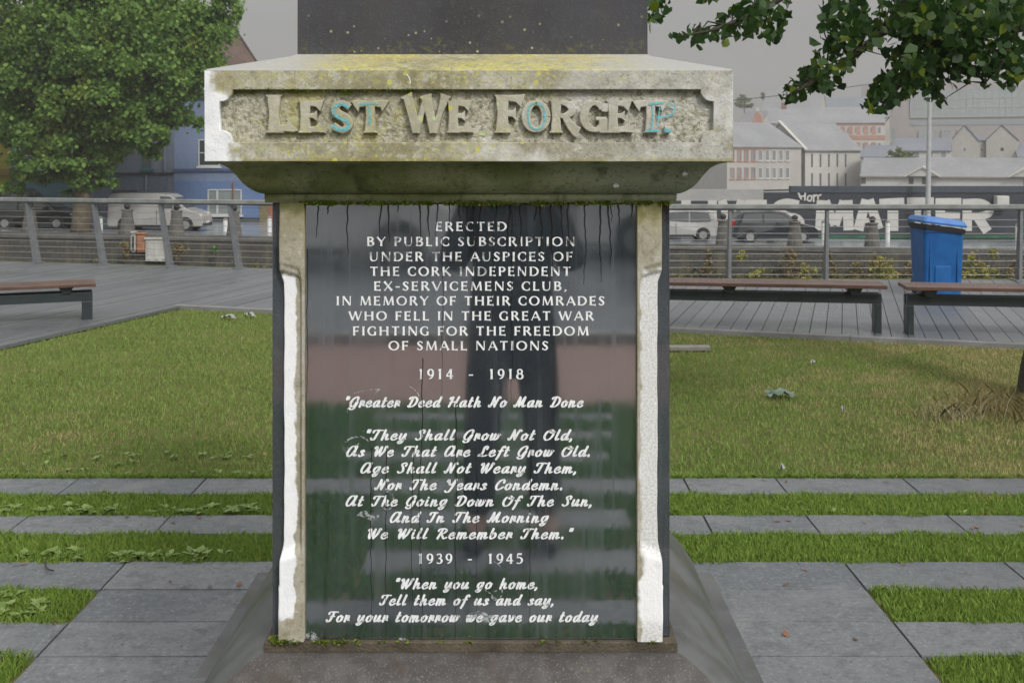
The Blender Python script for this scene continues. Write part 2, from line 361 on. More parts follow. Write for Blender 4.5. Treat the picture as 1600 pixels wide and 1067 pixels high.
# plinth: low block, then a swelling weathering up to the ledge
bm = bmesh.new(); sqloft(bm, CX, CY, [(.727, 0), (.722, .375), (.714, .39)]); obj('plinth_block', bm, M_ped, mem)
bm = bmesh.new()
lv = []
for i in range(15):
    t = i / 14; a = t * math.pi / 2
    lv.append((.437 + .228 * math.cos(a) ** 1.42 if i else .665, .388 + .272 * math.sin(a) ** 1.45))
lv[-1] = (.437, .660)
sqloft(bm, CX, CY, lv); obj('plinth_weathering', bm, M_ped, mem, smooth=True)
bm = bmesh.new(); sqloft(bm, CX, CY, [(.4345, .6605), (.4345, .679), (.4325, .6815)]); obj('ledge', bm, simple('ledge_stone', (.085, .07, .05), .85, .45, 14, bump=.5), mem)
# die (core behind panel and pilasters)
bm = bmesh.new(); sqloft(bm, CX, CY + .02, [(.385, .682), (.385, 1.604)]); obj('die', bm, simple('die_core', (.10, .095, .075), .9), mem)
# polished side slabs, their edges show on the front
M_gr = m_granite('polished_granite')
M_edge = m_granite('granite_edge', (.050, .056, .064), 1.7)
for x0, x1 in ((-.4215, -.392), (.392, .4215)):
    bxo('side_slab', CX + x0, CX + x1, DF + .008, DF + .82, .683, 1.602, M_edge, mem, .002)
# corner pilasters with stopped chamfers, as height fields
def pilaster(side):
    nz_, nx = 220, 34
    z0, z1 = .683, 1.603
    xi = .350; ztop, zbot = 1.462, .845
    V = []; FR = []
    prng = random.Random(3 + side)
    for j in range(nz_ + 1):
        z = z0 + (z1 - z0) * j / nz_
        wob = .0005 * math.sin(z * 23 + side) + .0004 * math.sin(z * 71)
        # outer edge: full width at the stops, cut back between
        k = min(max((ztop - z) / .03, 0), 1) * min(max((z - zbot) / .05, 0), 1); k = k * k * (3 - 2 * k)
        xo = .4035 - .0085 * k + wob + (.002 if z < .8 else 0)
        for i in range(nx + 1):
            u = i / nx; x = xi + (xo - xi) * u
            lip = .013 + .010 * (u > .99)
            rec = 0
            cut = ztop - .016 * (1 - u) ** 1.2 - max(0, (.22 - u)) * .12     # curved stop line
            a = min(max((cut - z) / .004, 0), 1); bb = min(max((z - zbot - .02 * (1 - u)) / .03, 0), 1); c = min(max((u - .10) / .05, 0), 1)
            rec = .011 * a * bb * (3 * bb - 2 * bb * bb) * c if True else 0
            a2 = min(max((cut + .016 - z) / .003, 0), 1) * (1 - a) * (u > .12)
            y = DF - .018 + rec + .004 * a2 + (.012 * max(0, (u - .94) / .06) ** 2)
            V.append((CX + side * x, y, z))
        V.append((CX + side * xo, DF + .03, z)); V.insert(len(V) - nx - 2, (CX + side * xi, DF + .03, z))
    n = nx + 3
    for j in range(nz_):
        for i in range(n - 1):
            q = (j * n + i, j * n + i + 1, (j + 1) * n + i + 1, (j + 1) * n + i)
            FR.append(q if side > 0 else q[::-1])
    # noise on the faces
    V = np.array(V); ph = V[:, 0] * 311 + V[:, 2] * 173
    V[:, 1] += rng.normal(0, .00018, len(V))
    o = npmesh('pilaster', V, FR, 4, m_pilaster('pilaster_stone_%s' % ('a' if side < 0 else 'b'), side), mem, smooth=True)
    return o
pilaster(-1); pilaster(1)
# inscription panel
PY = DF - .004
panel = bxo('inscription_panel', CX - .3495, CX + .3492, PY, PY + .03, .6825, 1.601, M_gr, mem, .0015)

# cornice: fillet, cyma, block, weathering
def lev(px, py):
    k = (728.5 - px) / F; h = CY * k / (1 + k); return (h, EYE - (py - 245) * (CY - h) / F)
M_alg = m_algae('algae_stone')
prof = catmull([(333, 255.5), (341, 257.5), (352, 263), (364, 275), (374, 287), (386, 296), (398, 301.5), (407, 303)], 5)
lv = [(lev(*p)) for p in prof][::-1]
h0 = lev(407, 303)
bm = bmesh.new(); sqloft(bm, CX, CY, [(h0[0], 1.603), (h0[0] + .001, h0[1] - .0005)]); sqloft(bm, CX, CY, lv + [(.5295, 1.6895)], (True, False)); 
obj('cyma_moulding', bm, M_alg, mem, smooth=True)
M_cor = m_cornice('cornice_stone'); M_fld = m_cornice('frieze_field', True); M_top = m_cornice('weathering_stone', False, True)
HW = .531; CF = CY - HW                        # cornice front plane 2.189
zb, zt = PZ(252, CF), PZ(111, CF)
bm = bmesh.new()
for pts in ([(CX - HW, CF + .0185), (CX - HW, CY + HW), (CX + HW, CY + HW), (CX + HW, CF + .0185)],):
    prism(bm, [(a, b) for a, b in pts], zb, zt, lambda u, v, d: Vector((u, v, d)))
bm.normal_update(); bmesh.ops.recalc_face_normals(bm, faces=bm.faces)
cornice = obj('cornice', bm, M_cor, mem)
bm = bmesh.new(); hs_ = .377
sqloft(bm, CX, CY, [(HW, zt + .0003), (HW - .004, zt + .004), (hs_ + .01, 1.915), (hs_ - .002, 1.921)], (False, True)); obj('weathering', bm, M_top, mem)
# frame with notched corners round the sunk frieze
def frame_outline():
    x0, x1, ya, yb = 342, 1116, 139, 224
    r = 17
    p = []
    def arc(cx, cy, a0, a1):
        for i in range(9):
            a = a0 + (a1 - a0) * i / 8; p.append((cx + r * math.cos(a), cy + r * math.sin(a)))
    arc(x0 + 6, ya + 6, 0, math.pi / 2)       # quadrant ears standing into the field
    arc(x0 + 6, yb - 6, -math.pi / 2, 0); arc(x1 - 6, yb - 6, math.pi, 1.5 * math.pi); arc(x1 - 6, ya + 6, math.pi / 2, math.pi)
    # order: make straight field edges between the ears
    return p
def curve_solid(name, outer, holes, y0, y1, bevel=0):
    cu = bpy.data.curves.new(name, 'CURVE'); cu.dimensions = '2D'; cu.fill_mode = 'BOTH'; cu.extrude = (y1 - y0) / 2 - bevel; cu.bevel_depth = bevel; cu.bevel_resolution = 1
    for poly in [outer] + holes:
        sp = cu.splines.new('POLY'); sp.points.add(len(poly) - 1); sp.use_cyclic_u = True
        for q, (a, b) in zip(sp.points, poly): q.co = (a, b, 0, 1)
    o = bpy.data.objects.new(name, cu); COL.objects.link(o)
    dg = bpy.context.evaluated_depsgraph_get(); me = bpy.data.meshes.new_from_object(o.evaluated_get(dg))
    COL.objects.unlink(o); bpy.data.objects.remove(o); bpy.data.curves.remove(cu)
    me.transform(Matrix.Rotation(R(90), 4, 'X')); me.transform(Matrix.Translation((0, (y0 + y1) / 2, 0)))
    return me
fo = []
x0, x1, ya, yb, r = 342, 1116, 139, 224, 17
def ear(cx, cy, a0, a1):
    for i in range(9):
        a = R(a0 + (a1 - a0) * i / 8); fo.append((cx + r * math.cos(a), cy + r * math.sin(a)))
fo.append((x0 + 20, ya)); ear(x0 + 3, ya + 2, 0, 90); fo.append((x0, ya + 19))
fo.append((x0, yb - 19)); ear(x0 + 3, yb - 2, -90, 0); fo.append((x0 + 20, yb))
fo.append((x1 - 20, yb)); ear(x1 - 3, yb - 2, 180, 270); fo.append((x1, yb - 19))
fo.append((x1, ya + 19)); ear(x1 - 3, ya + 2, 90, 180); fo.append((x1 - 20, ya))
hole = [(PX(a, CF), PZ(b, CF)) for a, b in fo]
e = .0004
me = curve_solid('frieze_frame', [(CX - HW + e, zb + e), (CX + HW - e, zb + e), (CX + HW - e, zt - e), (CX - HW + e, zt - e)], [hole], CF, CF + .0182, .0014)
link('frieze_frame', me, M_cor, cornice)
# rough sunk field
nx, nz_ = 360, 44
gx = np.linspace(PX(336, CF), PX(1122, CF), nx + 1); gz = np.linspace(PZ(229, CF), PZ(134, CF), nz_ + 1)
Xg, Zg = np.meshgrid(gx, gz)
hgt = rng.random((nz_ + 1, nx + 1)); hgt = (hgt + np.roll(hgt, 1, 0) + np.roll(hgt, 1, 1) + np.roll(hgt, 1, (0)) * .5) / 3.5
V = np.stack([Xg, CF + .0178 - .0046 * hgt, Zg], -1).reshape(-1, 3)
idx = np.arange((nz_ + 1) * (nx + 1)).reshape(nz_ + 1, nx + 1)
Fq = np.stack([idx[:-1, :-1], idx[:-1, 1:], idx[1:, 1:], idx[1:, :-1]], -1).reshape(-1, 4)
npmesh('frieze_field', V, Fq, 4, M_fld, cornice, smooth=True)
# shaft, running up out of the picture to a blunt obelisk top
bm = bmesh.new(); sqloft(bm, CX + .002, CY, [(.377, 1.916), (.3765, 2.30), (.36, 3.6), (.19, 3.85), (0.02, 4.0)]); obj('shaft', bm, M_shaft, mem)

# ------------------------------------------------------------------ lettering: carved and engraved alphabets
def ln(*pts): return [tuple(p) for p in pts]
def stem(x, y0=0, y1=1, w_=.185, f=.30):
    d = y1 - y0
    return [(x, y0, f), (x, y0 + .05 * d, w_ * 1.12), (x, y0 + .14 * d, w_), (x, y1 - .14 * d, w_), (x, y1 - .05 * d, w_ * 1.12), (x, y1, f)]
def diag(x0, y0, x1, y1, w_=.17, f0=.26, f1=.26):
    return [(x0 + (x1 - x0) * t, y0 + (y1 - y0) * t, ww) for t, ww in ((0, f0), (.06, w_ * 1.1), (.15, w_), (.85, w_), (.94, w_ * 1.1), (1, f1))]
def bar(x0, x1, y, w_=.10, f=.22, left=False):
    return [(x0, y, f if left else w_), (x0 + (x1 - x0) * .3, y, w_), (x0 + (x1 - x0) * .75, y, w_), (x1, y, f)]
def bowl(cx, cy, rx, ry, a0, a1, th=.19, tn=.085, n=16):
    o = []
    for i in range(n + 1):
        a = R(a0 + (a1 - a0) * i / n); o.append((cx + rx * math.cos(a), cy + ry * math.sin(a), tn + (th - tn) * abs(math.cos(a)) ** 1.3))
    return o
def sp(pts, n=6): return [tuple(p) for p in catmull(pts, n)]
CAPS = {
 'A': (.84, [diag(.06, 0, .42, 1, .09, .2, .1), diag(.42, 1, .80, 0, .18, .14, .28), ln((.2, .33, .085), (.64, .33, .085))]),
 'B': (.70, [stem(.14), bowl(.3, .76, .24, .21, 90, -90), bowl(.3, .27, .30, .24, 90, -90), ln((.12, .965, .085), (.32, .965, .085)), ln((.12, .53, .085), (.32, .53, .085)), ln((.12, .035, .085), (.32, .035, .085))]),
 'C': (.78, [bowl(.46, .5, .38, .47, 52, 308), ln((.69, .66, .03), (.70, .9, .13)), ln((.69, .34, .03), (.70, .1, .13))]),
 'D': (.88, [stem(.14), bowl(.34, .5, .44, .465, 90, -90), ln((.12, .965, .085), (.36, .965, .085)), ln((.12, .035, .085), (.36, .035, .085))]),
 'E': (.66, [stem(.14), bar(.14, .58, .95), bar(.14, .52, .52), bar(.14, .61, .05)]),
 'F': (.62, [stem(.14), bar(.14, .58, .95), bar(.14, .52, .50)]),
 'G': (.86, [bowl(.46, .5, .38, .47, 52, 300), ln((.69, .66, .03), (.70, .9, .13)), stem(.70, .02, .44, .17, .22)]),
 'H': (.92, [stem(.14), stem(.76), ln((.14, .52, .085), (.76, .52, .085))]),
 'I': (.34, [stem(.17)]),
 'K': (.84, [stem(.14), diag(.2, .45, .66, 1, .09, .09, .22), diag(.32, .56, .78, 0, .18, .14, .28)]),
 'L': (.62, [stem(.14), bar(.14, .58, .05)]),
 'M': (1.06, [diag(.12, 0, .18, 1, .09, .22, .2), diag(.2, 1, .52, .02, .17, .2, .1), diag(.52, .02, .86, 1, .09, .1, .14), diag(.86, 1, .94, 0, .18, .2, .28)]),
 'N': (.92, [diag(.13, 0, .13, 1, .09, .24, .16), diag(.13, 1, .78, 0, .18, .2, .1), diag(.78, 0, .78, 1, .09, .09, .24)]),
 'O': (.98, [bowl(.48, .5, .40, .47, 0, 360, n=28)]),
 'P': (.66, [stem(.14), bowl(.3, .72, .27, .25, 90, -90), ln((.12, .965, .085), (.32, .965, .085)), ln((.12, .48, .085), (.32, .48, .085))]),
 'R': (.78, [stem(.14), bowl(.3, .74, .26, .23, 90, -90), ln((.12, .965, .085), (.32, .965, .085)), ln((.12, .52, .085), (.34, .52, .085)), diag(.38, .5, .72, 0, .18, .16, .28)]),
 'S': (.58, [sp([(.47, .82, .10), (.36, .95, .09), (.20, .93, .11), (.11, .76, .17), (.22, .58, .19), (.38, .43, .19), (.46, .25, .17), (.36, .07, .11), (.19, .05, .09), (.08, .18, .10)]), ln((.48, .74, .03), (.49, .94, .12)), ln((.07, .26, .03), (.06, .06, .12))]),
 'T': (.76, [stem(.38), [(.05, .93, .2), (.12, .95, .10), (.64, .95, .10), (.71, .93, .2)]]),
 'U': (.86, [sp([(.14, 1, .28), (.14, .93, .19), (.14, .45, .18), (.20, .12, .15), (.42, .03, .09), (.64, .14, .08), (.70, .45, .09), (.70, .93, .09), (.70, 1, .22)])]),
 'V': (.84, [diag(.05, 1, .43, 0, .18, .28, .12), diag(.43, 0, .78, 1, .09, .1, .2)]),
 'W': (1.2, [diag(.05, 1, .36, 0, .18, .28, .12), diag(.36, 0, .60, 1, .09, .1, .1), diag(.60, 1, .86, 0, .18, .2, .12), diag(.86, 0, 1.15, 1, .09, .1, .2)]),
 'X': (.84, [diag(.08, 1, .76, 0, .18, .28, .28), diag(.1, 0, .74, 1, .09, .2, .2)]),
 'Y': (.80, [diag(.05, 1, .40, .48, .17, .27, .17), diag(.74, 1, .41, .48, .09, .2, .1), stem(.40, 0, .52)]),
 '-': (.46, [ln((.04, .40, .11), (.42, .40, .11))]), ',': (.34, [ln((.16, .10, .2), (.14, -.02, .13), (.06, -.17, .04))]), '.': (.3, [ln((.06, .07, .15), (.2, .07, .15))]), ' ': (.34, []),
 '1': (.6, [stem(.3, 0, 1, .17, .3), ln((.14, .84, .05), (.3, .97, .12))]),
 '9': (.66, [bowl(.33, .66, .22, .31, 0, 360, .17, .08, 24), sp([(.55, .66, .17), (.53, .4, .16), (.42, .15, .12), (.2, .02, .06)])]),
 '4': (.7, [stem(.46, 0, .98, .17, .26), ln((.46, .98, .1), (.06, .33, .09)), ln((.04, .30, .10), (.66, .30, .10))]),
 '8': (.66, [bowl(.33, .75, .19, .22, 0, 360, .15, .08, 22), bowl(.33, .27, .25, .26, 0, 360, .17, .08, 22)]),
 '3': (.62, [sp([(.1, .85, .13), (.22, .97, .08), (.42, .92, .13), (.46, .74, .16), (.36, .57, .1), (.22, .53, .07)]), sp([(.22, .53, .07), (.42, .47, .12), (.52, .28, .18), (.42, .08, .12), (.24, .02, .08), (.08, .1, .13)])]),
 '5': (.62, [ln((.14, .97, .09), (.16, .97, .14), (.52, .97, .15)), ln((.15, 1.0, .08), (.12, .56, .08)), sp([(.12, .58, .07), (.32, .63, .10), (.52, .46, .16), (.52, .22, .17), (.36, .05, .1), (.2, .02, .07), (.07, .09, .12)])]),
}
SCR = {   # brush script, upright; sheared when set
 'a': (.60, [[(.44, .5), (.30, .61), (.12, .46), (.07, .16), (.18, 0), (.34, .14), (.45, .55)], [(.47, .6), (.43, .22), (.49, .02), (.62, .12)]]),
 'b': (.55, [[(.13, 1.0), (.08, .5), (.09, .08), (.24, 0), (.42, .2), (.41, .48), (.27, .57), (.13, .38)]]),
 'd': (.60, [[(.42, .5), (.28, .61), (.11, .44), (.07, .14), (.18, 0), (.34, .14), (.43, .5)], [(.54, 1.0), (.46, .5), (.44, .12), (.5, .01), (.62, .12)]]),
 'e': (.50, [[(.09, .27), (.3, .32), (.40, .48), (.28, .61), (.11, .44), (.07, .16), (.2, 0), (.36, .04), (.5, .18)]]),
 'f': (.42, [[(.52, .86), (.44, 1.0), (.32, .9), (.24, .5), (.16, .0), (.06, -.32)], [(.04, .53), (.44, .56)]]),
 'g': (.58, [[(.42, .5), (.28, .61), (.11, .46), (.08, .2), (.2, .06), (.36, .2), (.45, .56)], [(.48, .6), (.42, .15), (.34, -.22), (.18, -.34), (.05, -.22), (.2, -.08), (.5, .1)]]),
 'h': (.60, [[(.16, 1.0), (.12, .5), (.08, 0)], [(.1, .25), (.26, .55), (.40, .52), (.38, .2), (.44, .02), (.6, .12)]]),
 'i': (.32, [[(.12, .6), (.08, .22), (.13, .02), (.3, .12)], [(.13, .82), (.14, .86)]]),
 'l': (.33, [[(.18, 1.0), (.11, .5), (.08, .15), (.15, .01), (.32, .12)]]),
 'm': (.82, [[(.1, .6), (.06, 0)], [(.08, .3), (.24, .58), (.35, .5), (.31, 0)], [(.33, .3), (.49, .58), (.61, .5), (.58, .16), (.64, .01), (.82, .14)]]),
 'n': (.58, [[(.1, .6), (.06, 0)], [(.08, .3), (.25, .58), (.37, .5), (.34, .16), (.40, .01), (.58, .14)]]),
 'o': (.53, [[(.28, .6), (.12, .48), (.07, .18), (.2, 0), (.38, .12), (.43, .42), (.30, .6)], [(.30, .6), (.38, .47), (.54, .5)]]),
 'r': (.42, [[(.1, .6), (.06, 0)], [(.08, .3), (.18, .5), (.27, .6), (.32, .46), (.3, .2), (.42, .14)]]),
 's': (.44, [[(.38, .47), (.28, .61), (.16, .48), (.28, .28), (.30, .08), (.16, 0), (.04, .1)], [(.3, .05), (.44, .16)]]),
 't': (.38, [[(.2, .92), (.13, .4), (.1, .12), (.17, .01), (.36, .12)], [(.02, .58), (.36, .61)]]),
 'u': (.61, [[(.11, .6), (.07, .2), (.14, .01), (.30, .12), (.43, .58)], [(.46, .6), (.42, .16), (.48, .01), (.62, .14)]]),
 'v': (.51, [[(.06, .6), (.13, .3), (.15, .02), (.34, .18), (.41, .5), (.38, .6), (.52, .52)]]),
 'w': (.73, [[(.1, .6), (.06, .2), (.13, .01), (.27, .14), (.36, .58)], [(.36, .58), (.32, .18), (.40, .01), (.56, .16), (.62, .52), (.6, .6), (.74, .52)]]),
 'y': (.58, [[(.11, .6), (.07, .22), (.14, .06), (.3, .16), (.44, .58)], [(.47, .6), (.41, .12), (.32, -.24), (.16, -.34), (.05, -.22), (.24, -.06), (.56, .12)]]),
 'A': (.86, [[(.64, .74), (.54, .97), (.32, .98), (.14, .66), (.08, .25), (.22, 0), (.44, .16), (.62, .6), (.7, .98)], [(.7, 1.0), (.62, .4), (.66, .04), (.84, .14)]]),
 'C': (.66, [[(.6, .7), (.62, .9), (.46, 1.0), (.22, .78), (.09, .34), (.2, .02), (.42, .04), (.66, .26)]]),
 'D': (.84, [[(.34, .94), (.28, .5), (.2, .06)], [(.06, .8), (.16, .96), (.44, 1.0), (.72, .78), (.7, .36), (.48, .06), (.24, 0), (.06, .08)]]),
 'F': (.72, [[(.1, .76), (.16, .94), (.4, .98), (.84, .96)], [(.5, .96), (.42, .5), (.3, .08), (.12, .02), (.04, .16)], [(.24, .5), (.64, .53)]]),
 'G': (.76, [[(.62, .72), (.64, .92), (.48, 1.0), (.22, .78), (.09, .36), (.2, .06), (.42, .1), (.6, .46)], [(.66, .54), (.58, .16), (.44, -.2), (.22, -.24), (.1, -.12)]]),
 'H': (.90, [[(.06, .78), (.14, .96), (.3, .98)], [(.3, .98), (.24, .5), (.12, .02)], [(.8, 1.0), (.68, .5), (.66, .06), (.88, .12)], [(.1, .46), (.76, .53)]]),
 'I': (.62, [[(.1, .76), (.16, .94), (.36, .98), (.66, .96)], [(.48, .96), (.4, .5), (.3, .08), (.12, .02), (.04, .16)]]),
 'L': (.72, [[(.56, .72), (.6, .92), (.46, 1.0), (.34, .82), (.32, .42), (.2, .08), (.05, .06), (.16, .18), (.42, .02), (.72, .12)]]),
 'M': (1.02, [[(.03, .14), (.12, .01), (.24, .3), (.38, .98)], [(.38, .98), (.44, .06)], [(.44, .06), (.8, .98)], [(.8, .98), (.74, .3), (.8, .02), (1.0, .14)]]),
 'N': (.86, [[(.03, .14), (.12, .01), (.24, .3), (.34, .98)], [(.34, .98), (.52, .03)], [(.52, .03), (.66, .7), (.76, 1.0), (.88, .9)]]),
 'O': (.80, [[(.46, .99), (.18, .78), (.08, .32), (.26, 0), (.56, .12), (.72, .56), (.62, .92), (.44, .99), (.42, .8), (.6, .72), (.82, .82)]]),
 'R': (.86, [[(.36, .94), (.28, .5), (.16, 0)], [(.06, .76), (.16, .96), (.46, 1.0), (.68, .84), (.56, .58), (.3, .5)], [(.36, .5), (.52, .2), (.66, .01), (.86, .14)]]),
 'S': (.66, [[(.56, .7), (.6, .9), (.44, 1.0), (.26, .82), (.42, .5), (.46, .18), (.26, 0), (.07, .12)]]),
 'T': (.72, [[(.1, .74), (.16, .94), (.4, .98), (.84, .96)], [(.52, .96), (.42, .5), (.32, .08), (.14, .02), (.06, .16)]]),
 'W': (1.02, [[(.06, .8), (.16, .96), (.24, .8), (.22, .3), (.28, .03)], [(.28, .03), (.58, .94)], [(.58, .94), (.54, .4), (.6, .03)], [(.6, .03), (.84, .5), (.92, .98), (1.02, .9)]]),
 'Y': (.80, [[(.08, .8), (.18, .97), (.26, .7), (.36, .48), (.56, .6), (.74, 1.0)], [(.76, 1.0), (.62, .4), (.46, -.12), (.26, -.26), (.1, -.14)]]),
 '"': (.30, [[(.12, 1.0), (.08, .76)], [(.26, 1.0), (.22, .76)]]), ',': (.3, [[(.1, .08), (.08, -.06), (.02, -.16)]]), '.': (.3, [[(.09, .0), (.10, .13)]]), ' ': (.42, []),
}
def width(text, font, track): return sum(font[c][0] + track for c in text) - track
def set_line(bm, text, font, px0, px1, pyb, cap, Y, script=False, track=.12, bold=1.0, y_front=None):
    "one line of lettering between photo columns px0..px1, baseline row pyb, cap height in photo rows, on the plane Y"
    W = width(text, font, track); X0, X1 = PX(px0, Y), PX(px1, Y); Z0 = PZ(pyb, Y); hc = cap * Y / F
    shear = .26 if script else 0
    if script: W += .3
    kx = (X1 - X0) / W; x = 0; lay = 0
    for c in text:
        adv, strokes = font[c]
        for si, s in enumerate(strokes):
            if script:
                q = [(p[0], p[1], 0) for p in s]
                q = [(a[0], a[1]) for a in catmull([(a, b) for a, b, _ in q], 6)] if len(q) > 2 else [(a, b) for a, b, _ in q]
                pts = []
                for i, (a, b) in enumerate(q):
                    a2 = q[min(i + 1, len(q) - 1)]; a1 = q[max(i - 1, 0)]
                    tx, ty = (a2[0] - a1[0]), (a2[1] - a1[1]); l = math.hypot(tx, ty) or 1
                    wd = .075 + .105 * abs((ty - .25 * tx) / l) ** 1.2
                    pts.append(((x + a + shear * b) * kx, b * hc, wd * bold * hc))
            else: pts = [((x + a) * kx, b * hc, ww * hc * bold) for a, b, ww in s]
            lay = (lay + 1) % 6
            ribbon(bm, pts, lambda u, v, d: Vector((X0 + u, (y_front or Y) - d, Z0 + v)), 0, .0003 + .00009 * lay, 0, script)
        x += adv + track
b = MB('engraved_white_paint'); wear = b.noise(34, 5, .65); wz = b.xyz()
worn = b.math('MULTIPLY', b.ramp(wear, .50, .62), b.ramp(b.math('ADD', wz[2], b.math('MULTIPLY', b.noise(9, 3), .25)), 1.52, 1.66, .10, .95))
M_let = b.done(b.mix(worn, b.mix(b.ramp(b.noise(120, 3), .4, .7), (.86, .87, .88), (.66, .69, .72)), (.16, .165, .165)), .7, .3)
LINES = [('ERECTED', 680, 792, 361), ('BY PUBLIC SUBSCRIPTION', 573, 899, 384.5), ('UNDER THE AUSPICES OF', 577, 895, 408), ('THE CORK INDEPENDENT', 578, 892, 431), ('EX-SERVICEMENS CLUB,', 584, 887, 454), ('IN MEMORY OF THEIR COMRADES', 525, 945, 477), ('WHO FELL IN THE GREAT WAR', 545, 928, 500.5), ('FIGHTING FOR THE FREEDOM', 551, 920, 524), ('OF SMALL NATIONS', 607, 857, 547), ('1914  -  1918', 653, 818, 592), ('1939  -  1945', 652, 817, 880)]
SLINES = [('"Greater Deed Hath No Man Done', 537, 915, 635.5), ('"They Shall Grow Not Old,', 569, 902, 687), ('As We That Are Left Grow Old.', 540, 929, 712.5), ('Age Shall Not Weary Them,', 562, 908, 738.5), ('Nor The Years Condemn.', 585, 886, 764.5), ('At The Going Down Of The Sun,', 539, 932, 790), ('And In The Morning', 608, 861, 815.5), ('We Will Remember Them."', 571, 897, 841), ('"When you go home,', 615, 847, 919), ('Tell them of us and say,', 592, 872, 944.5), ('For your tomorrow we gave our today', 509, 938, 970.5)]
for t, a, c, y in LINES:
    bm = bmesh.new(); set_line(bm, t, CAPS, a, c, y, 14.0 if y < 560 else 15.5, PY, track=.20 if y < 560 else .22, bold=1.15); obj('inscription_line', bm, M_let, panel)
for t, a, c, y in SLINES:
    bm = bmesh.new(); set_line(bm, t, SCR, a, c, y, 15.5, PY, True, track=.14, bold=1.28); obj('inscription_line', bm, M_let, panel)

# dark wet runs, scuffs and chalk smears on the panel
def panel_map(lift): return lambda u, v, d: Vector((u, PY - d, v))
bm = bmesh.new()
runs = [(498, 372), (545, 400), (515, 335), (596, 372), (607, 378), (622, 332), (655, 372), (668, 371), (684, 372), (703, 352), (717, 345), (731, 372), (738, 392), (752, 396), (775, 360), (795, 400), (813, 440), (838, 345), (842, 420), (860, 430), (878, 372), (888, 420), (914, 445), (938, 440), (950, 415), (956, 348), (966, 352), (988, 340), (605, 1000), (648, 990), (660, 1003), (480, 700), (712, 1003), (742, 1003), (580, 1003), (830, 1003), (800, 640), (770, 600), (690, 620)]
for i, (px, pe) in enumerate(runs):
    ps = 319 if pe < 500 else (560 + 35 * (i % 6) if pe > 900 else 330 + 20 * (i % 4))
    if pe > 900 and i % 2: ps = 700
    n = max(6, int((pe - ps) / 7)); q = []; xx = px; w0 = rnd.uniform(1.6, 3.0) if pe < 500 else rnd.uniform(.8, 1.5)
    for k in range(n + 1):
        t = k / n; xx += rnd.uniform(-1, 1) * 1.3 * (1 if pe < 500 else .6)
        q.append((PX(xx, PY), PZ(ps + (pe - ps) * t, PY), w0 * (1.15 - .75 * t) * PY / F * (1 if t < .93 else .8)))
    ribbon(bm, catmull(q, 3), panel_map(0), 0, .0009 + .00001 * (i % 9), 0, True)
b = MB('wet_run'); M_run = b.done(b.mix(b.ramp(b.noise(300, 2), .4, .6), (.012, .012, .013), (.026, .023, .024)), .14, .55)
o = obj('water_runs', bm, M_run, panel); o['kind'] = 'stuff'
bm = bmesh.new()
for j in range(26):
    a0 = rnd.uniform(0, 6); ln_ = rnd.uniform(.5, 1.6); rr = rnd.uniform(.75, 1.1); cxp, cyp, ax, ay = rnd.choice([(562, 645, 24, 26), (590, 622, 42, 14), (620, 622, 34, 22), (555, 665, 18, 40), (560, 700, 26, 22), (770, 900, 20, 30), (605, 780, 12, 16), (775, 920, 10, 16)])
    q = [(PX(cxp + ax * rr * math.cos(a0 + ln_ * k / 7), PY), PZ(cyp + ay * rr * math.sin(a0 + ln_ * k / 7), PY), rnd.uniform(.6, 2.6) * PY / F) for k in range(8)]
    ribbon(bm, q, panel_map(0), 0, .0011 + .00001 * j, 0, True)
for cxp, cyp, wx, wy in ((488, 995, 9, 10), (755, 963, 26, 9), (632, 1000, 10, 4), (575, 805, 16, 7)):
    q = [(PX(cxp - wx + 2 * wx * k / 6, PY), PZ(cyp - 3 * math.sin(k), PY), wy * 1.6 * math.sin(.3 + 2.5 * k / 6) * PY / F) for k in range(7)]
    ribbon(bm, q, panel_map(0), 0, .0014, 0, True)
b = MB('chalk_smear'); tr = b.n('ShaderNodeBsdfTransparent'); ms = b.n('ShaderNodeMixShader'); b.l(b.ramp(b.noise(130, 5, .7), .42, .62, 0, .75), ms.inputs[0]); b.l(tr.outputs[0], ms.inputs[1]); b.l(b.b.outputs[0], ms.inputs[2]); b.l(ms.outputs[0], b.out.inputs[0])
o = obj('chalk_smears', bm, b.done((.5, .53, .55), .9), panel); o['kind'] = 'stuff'

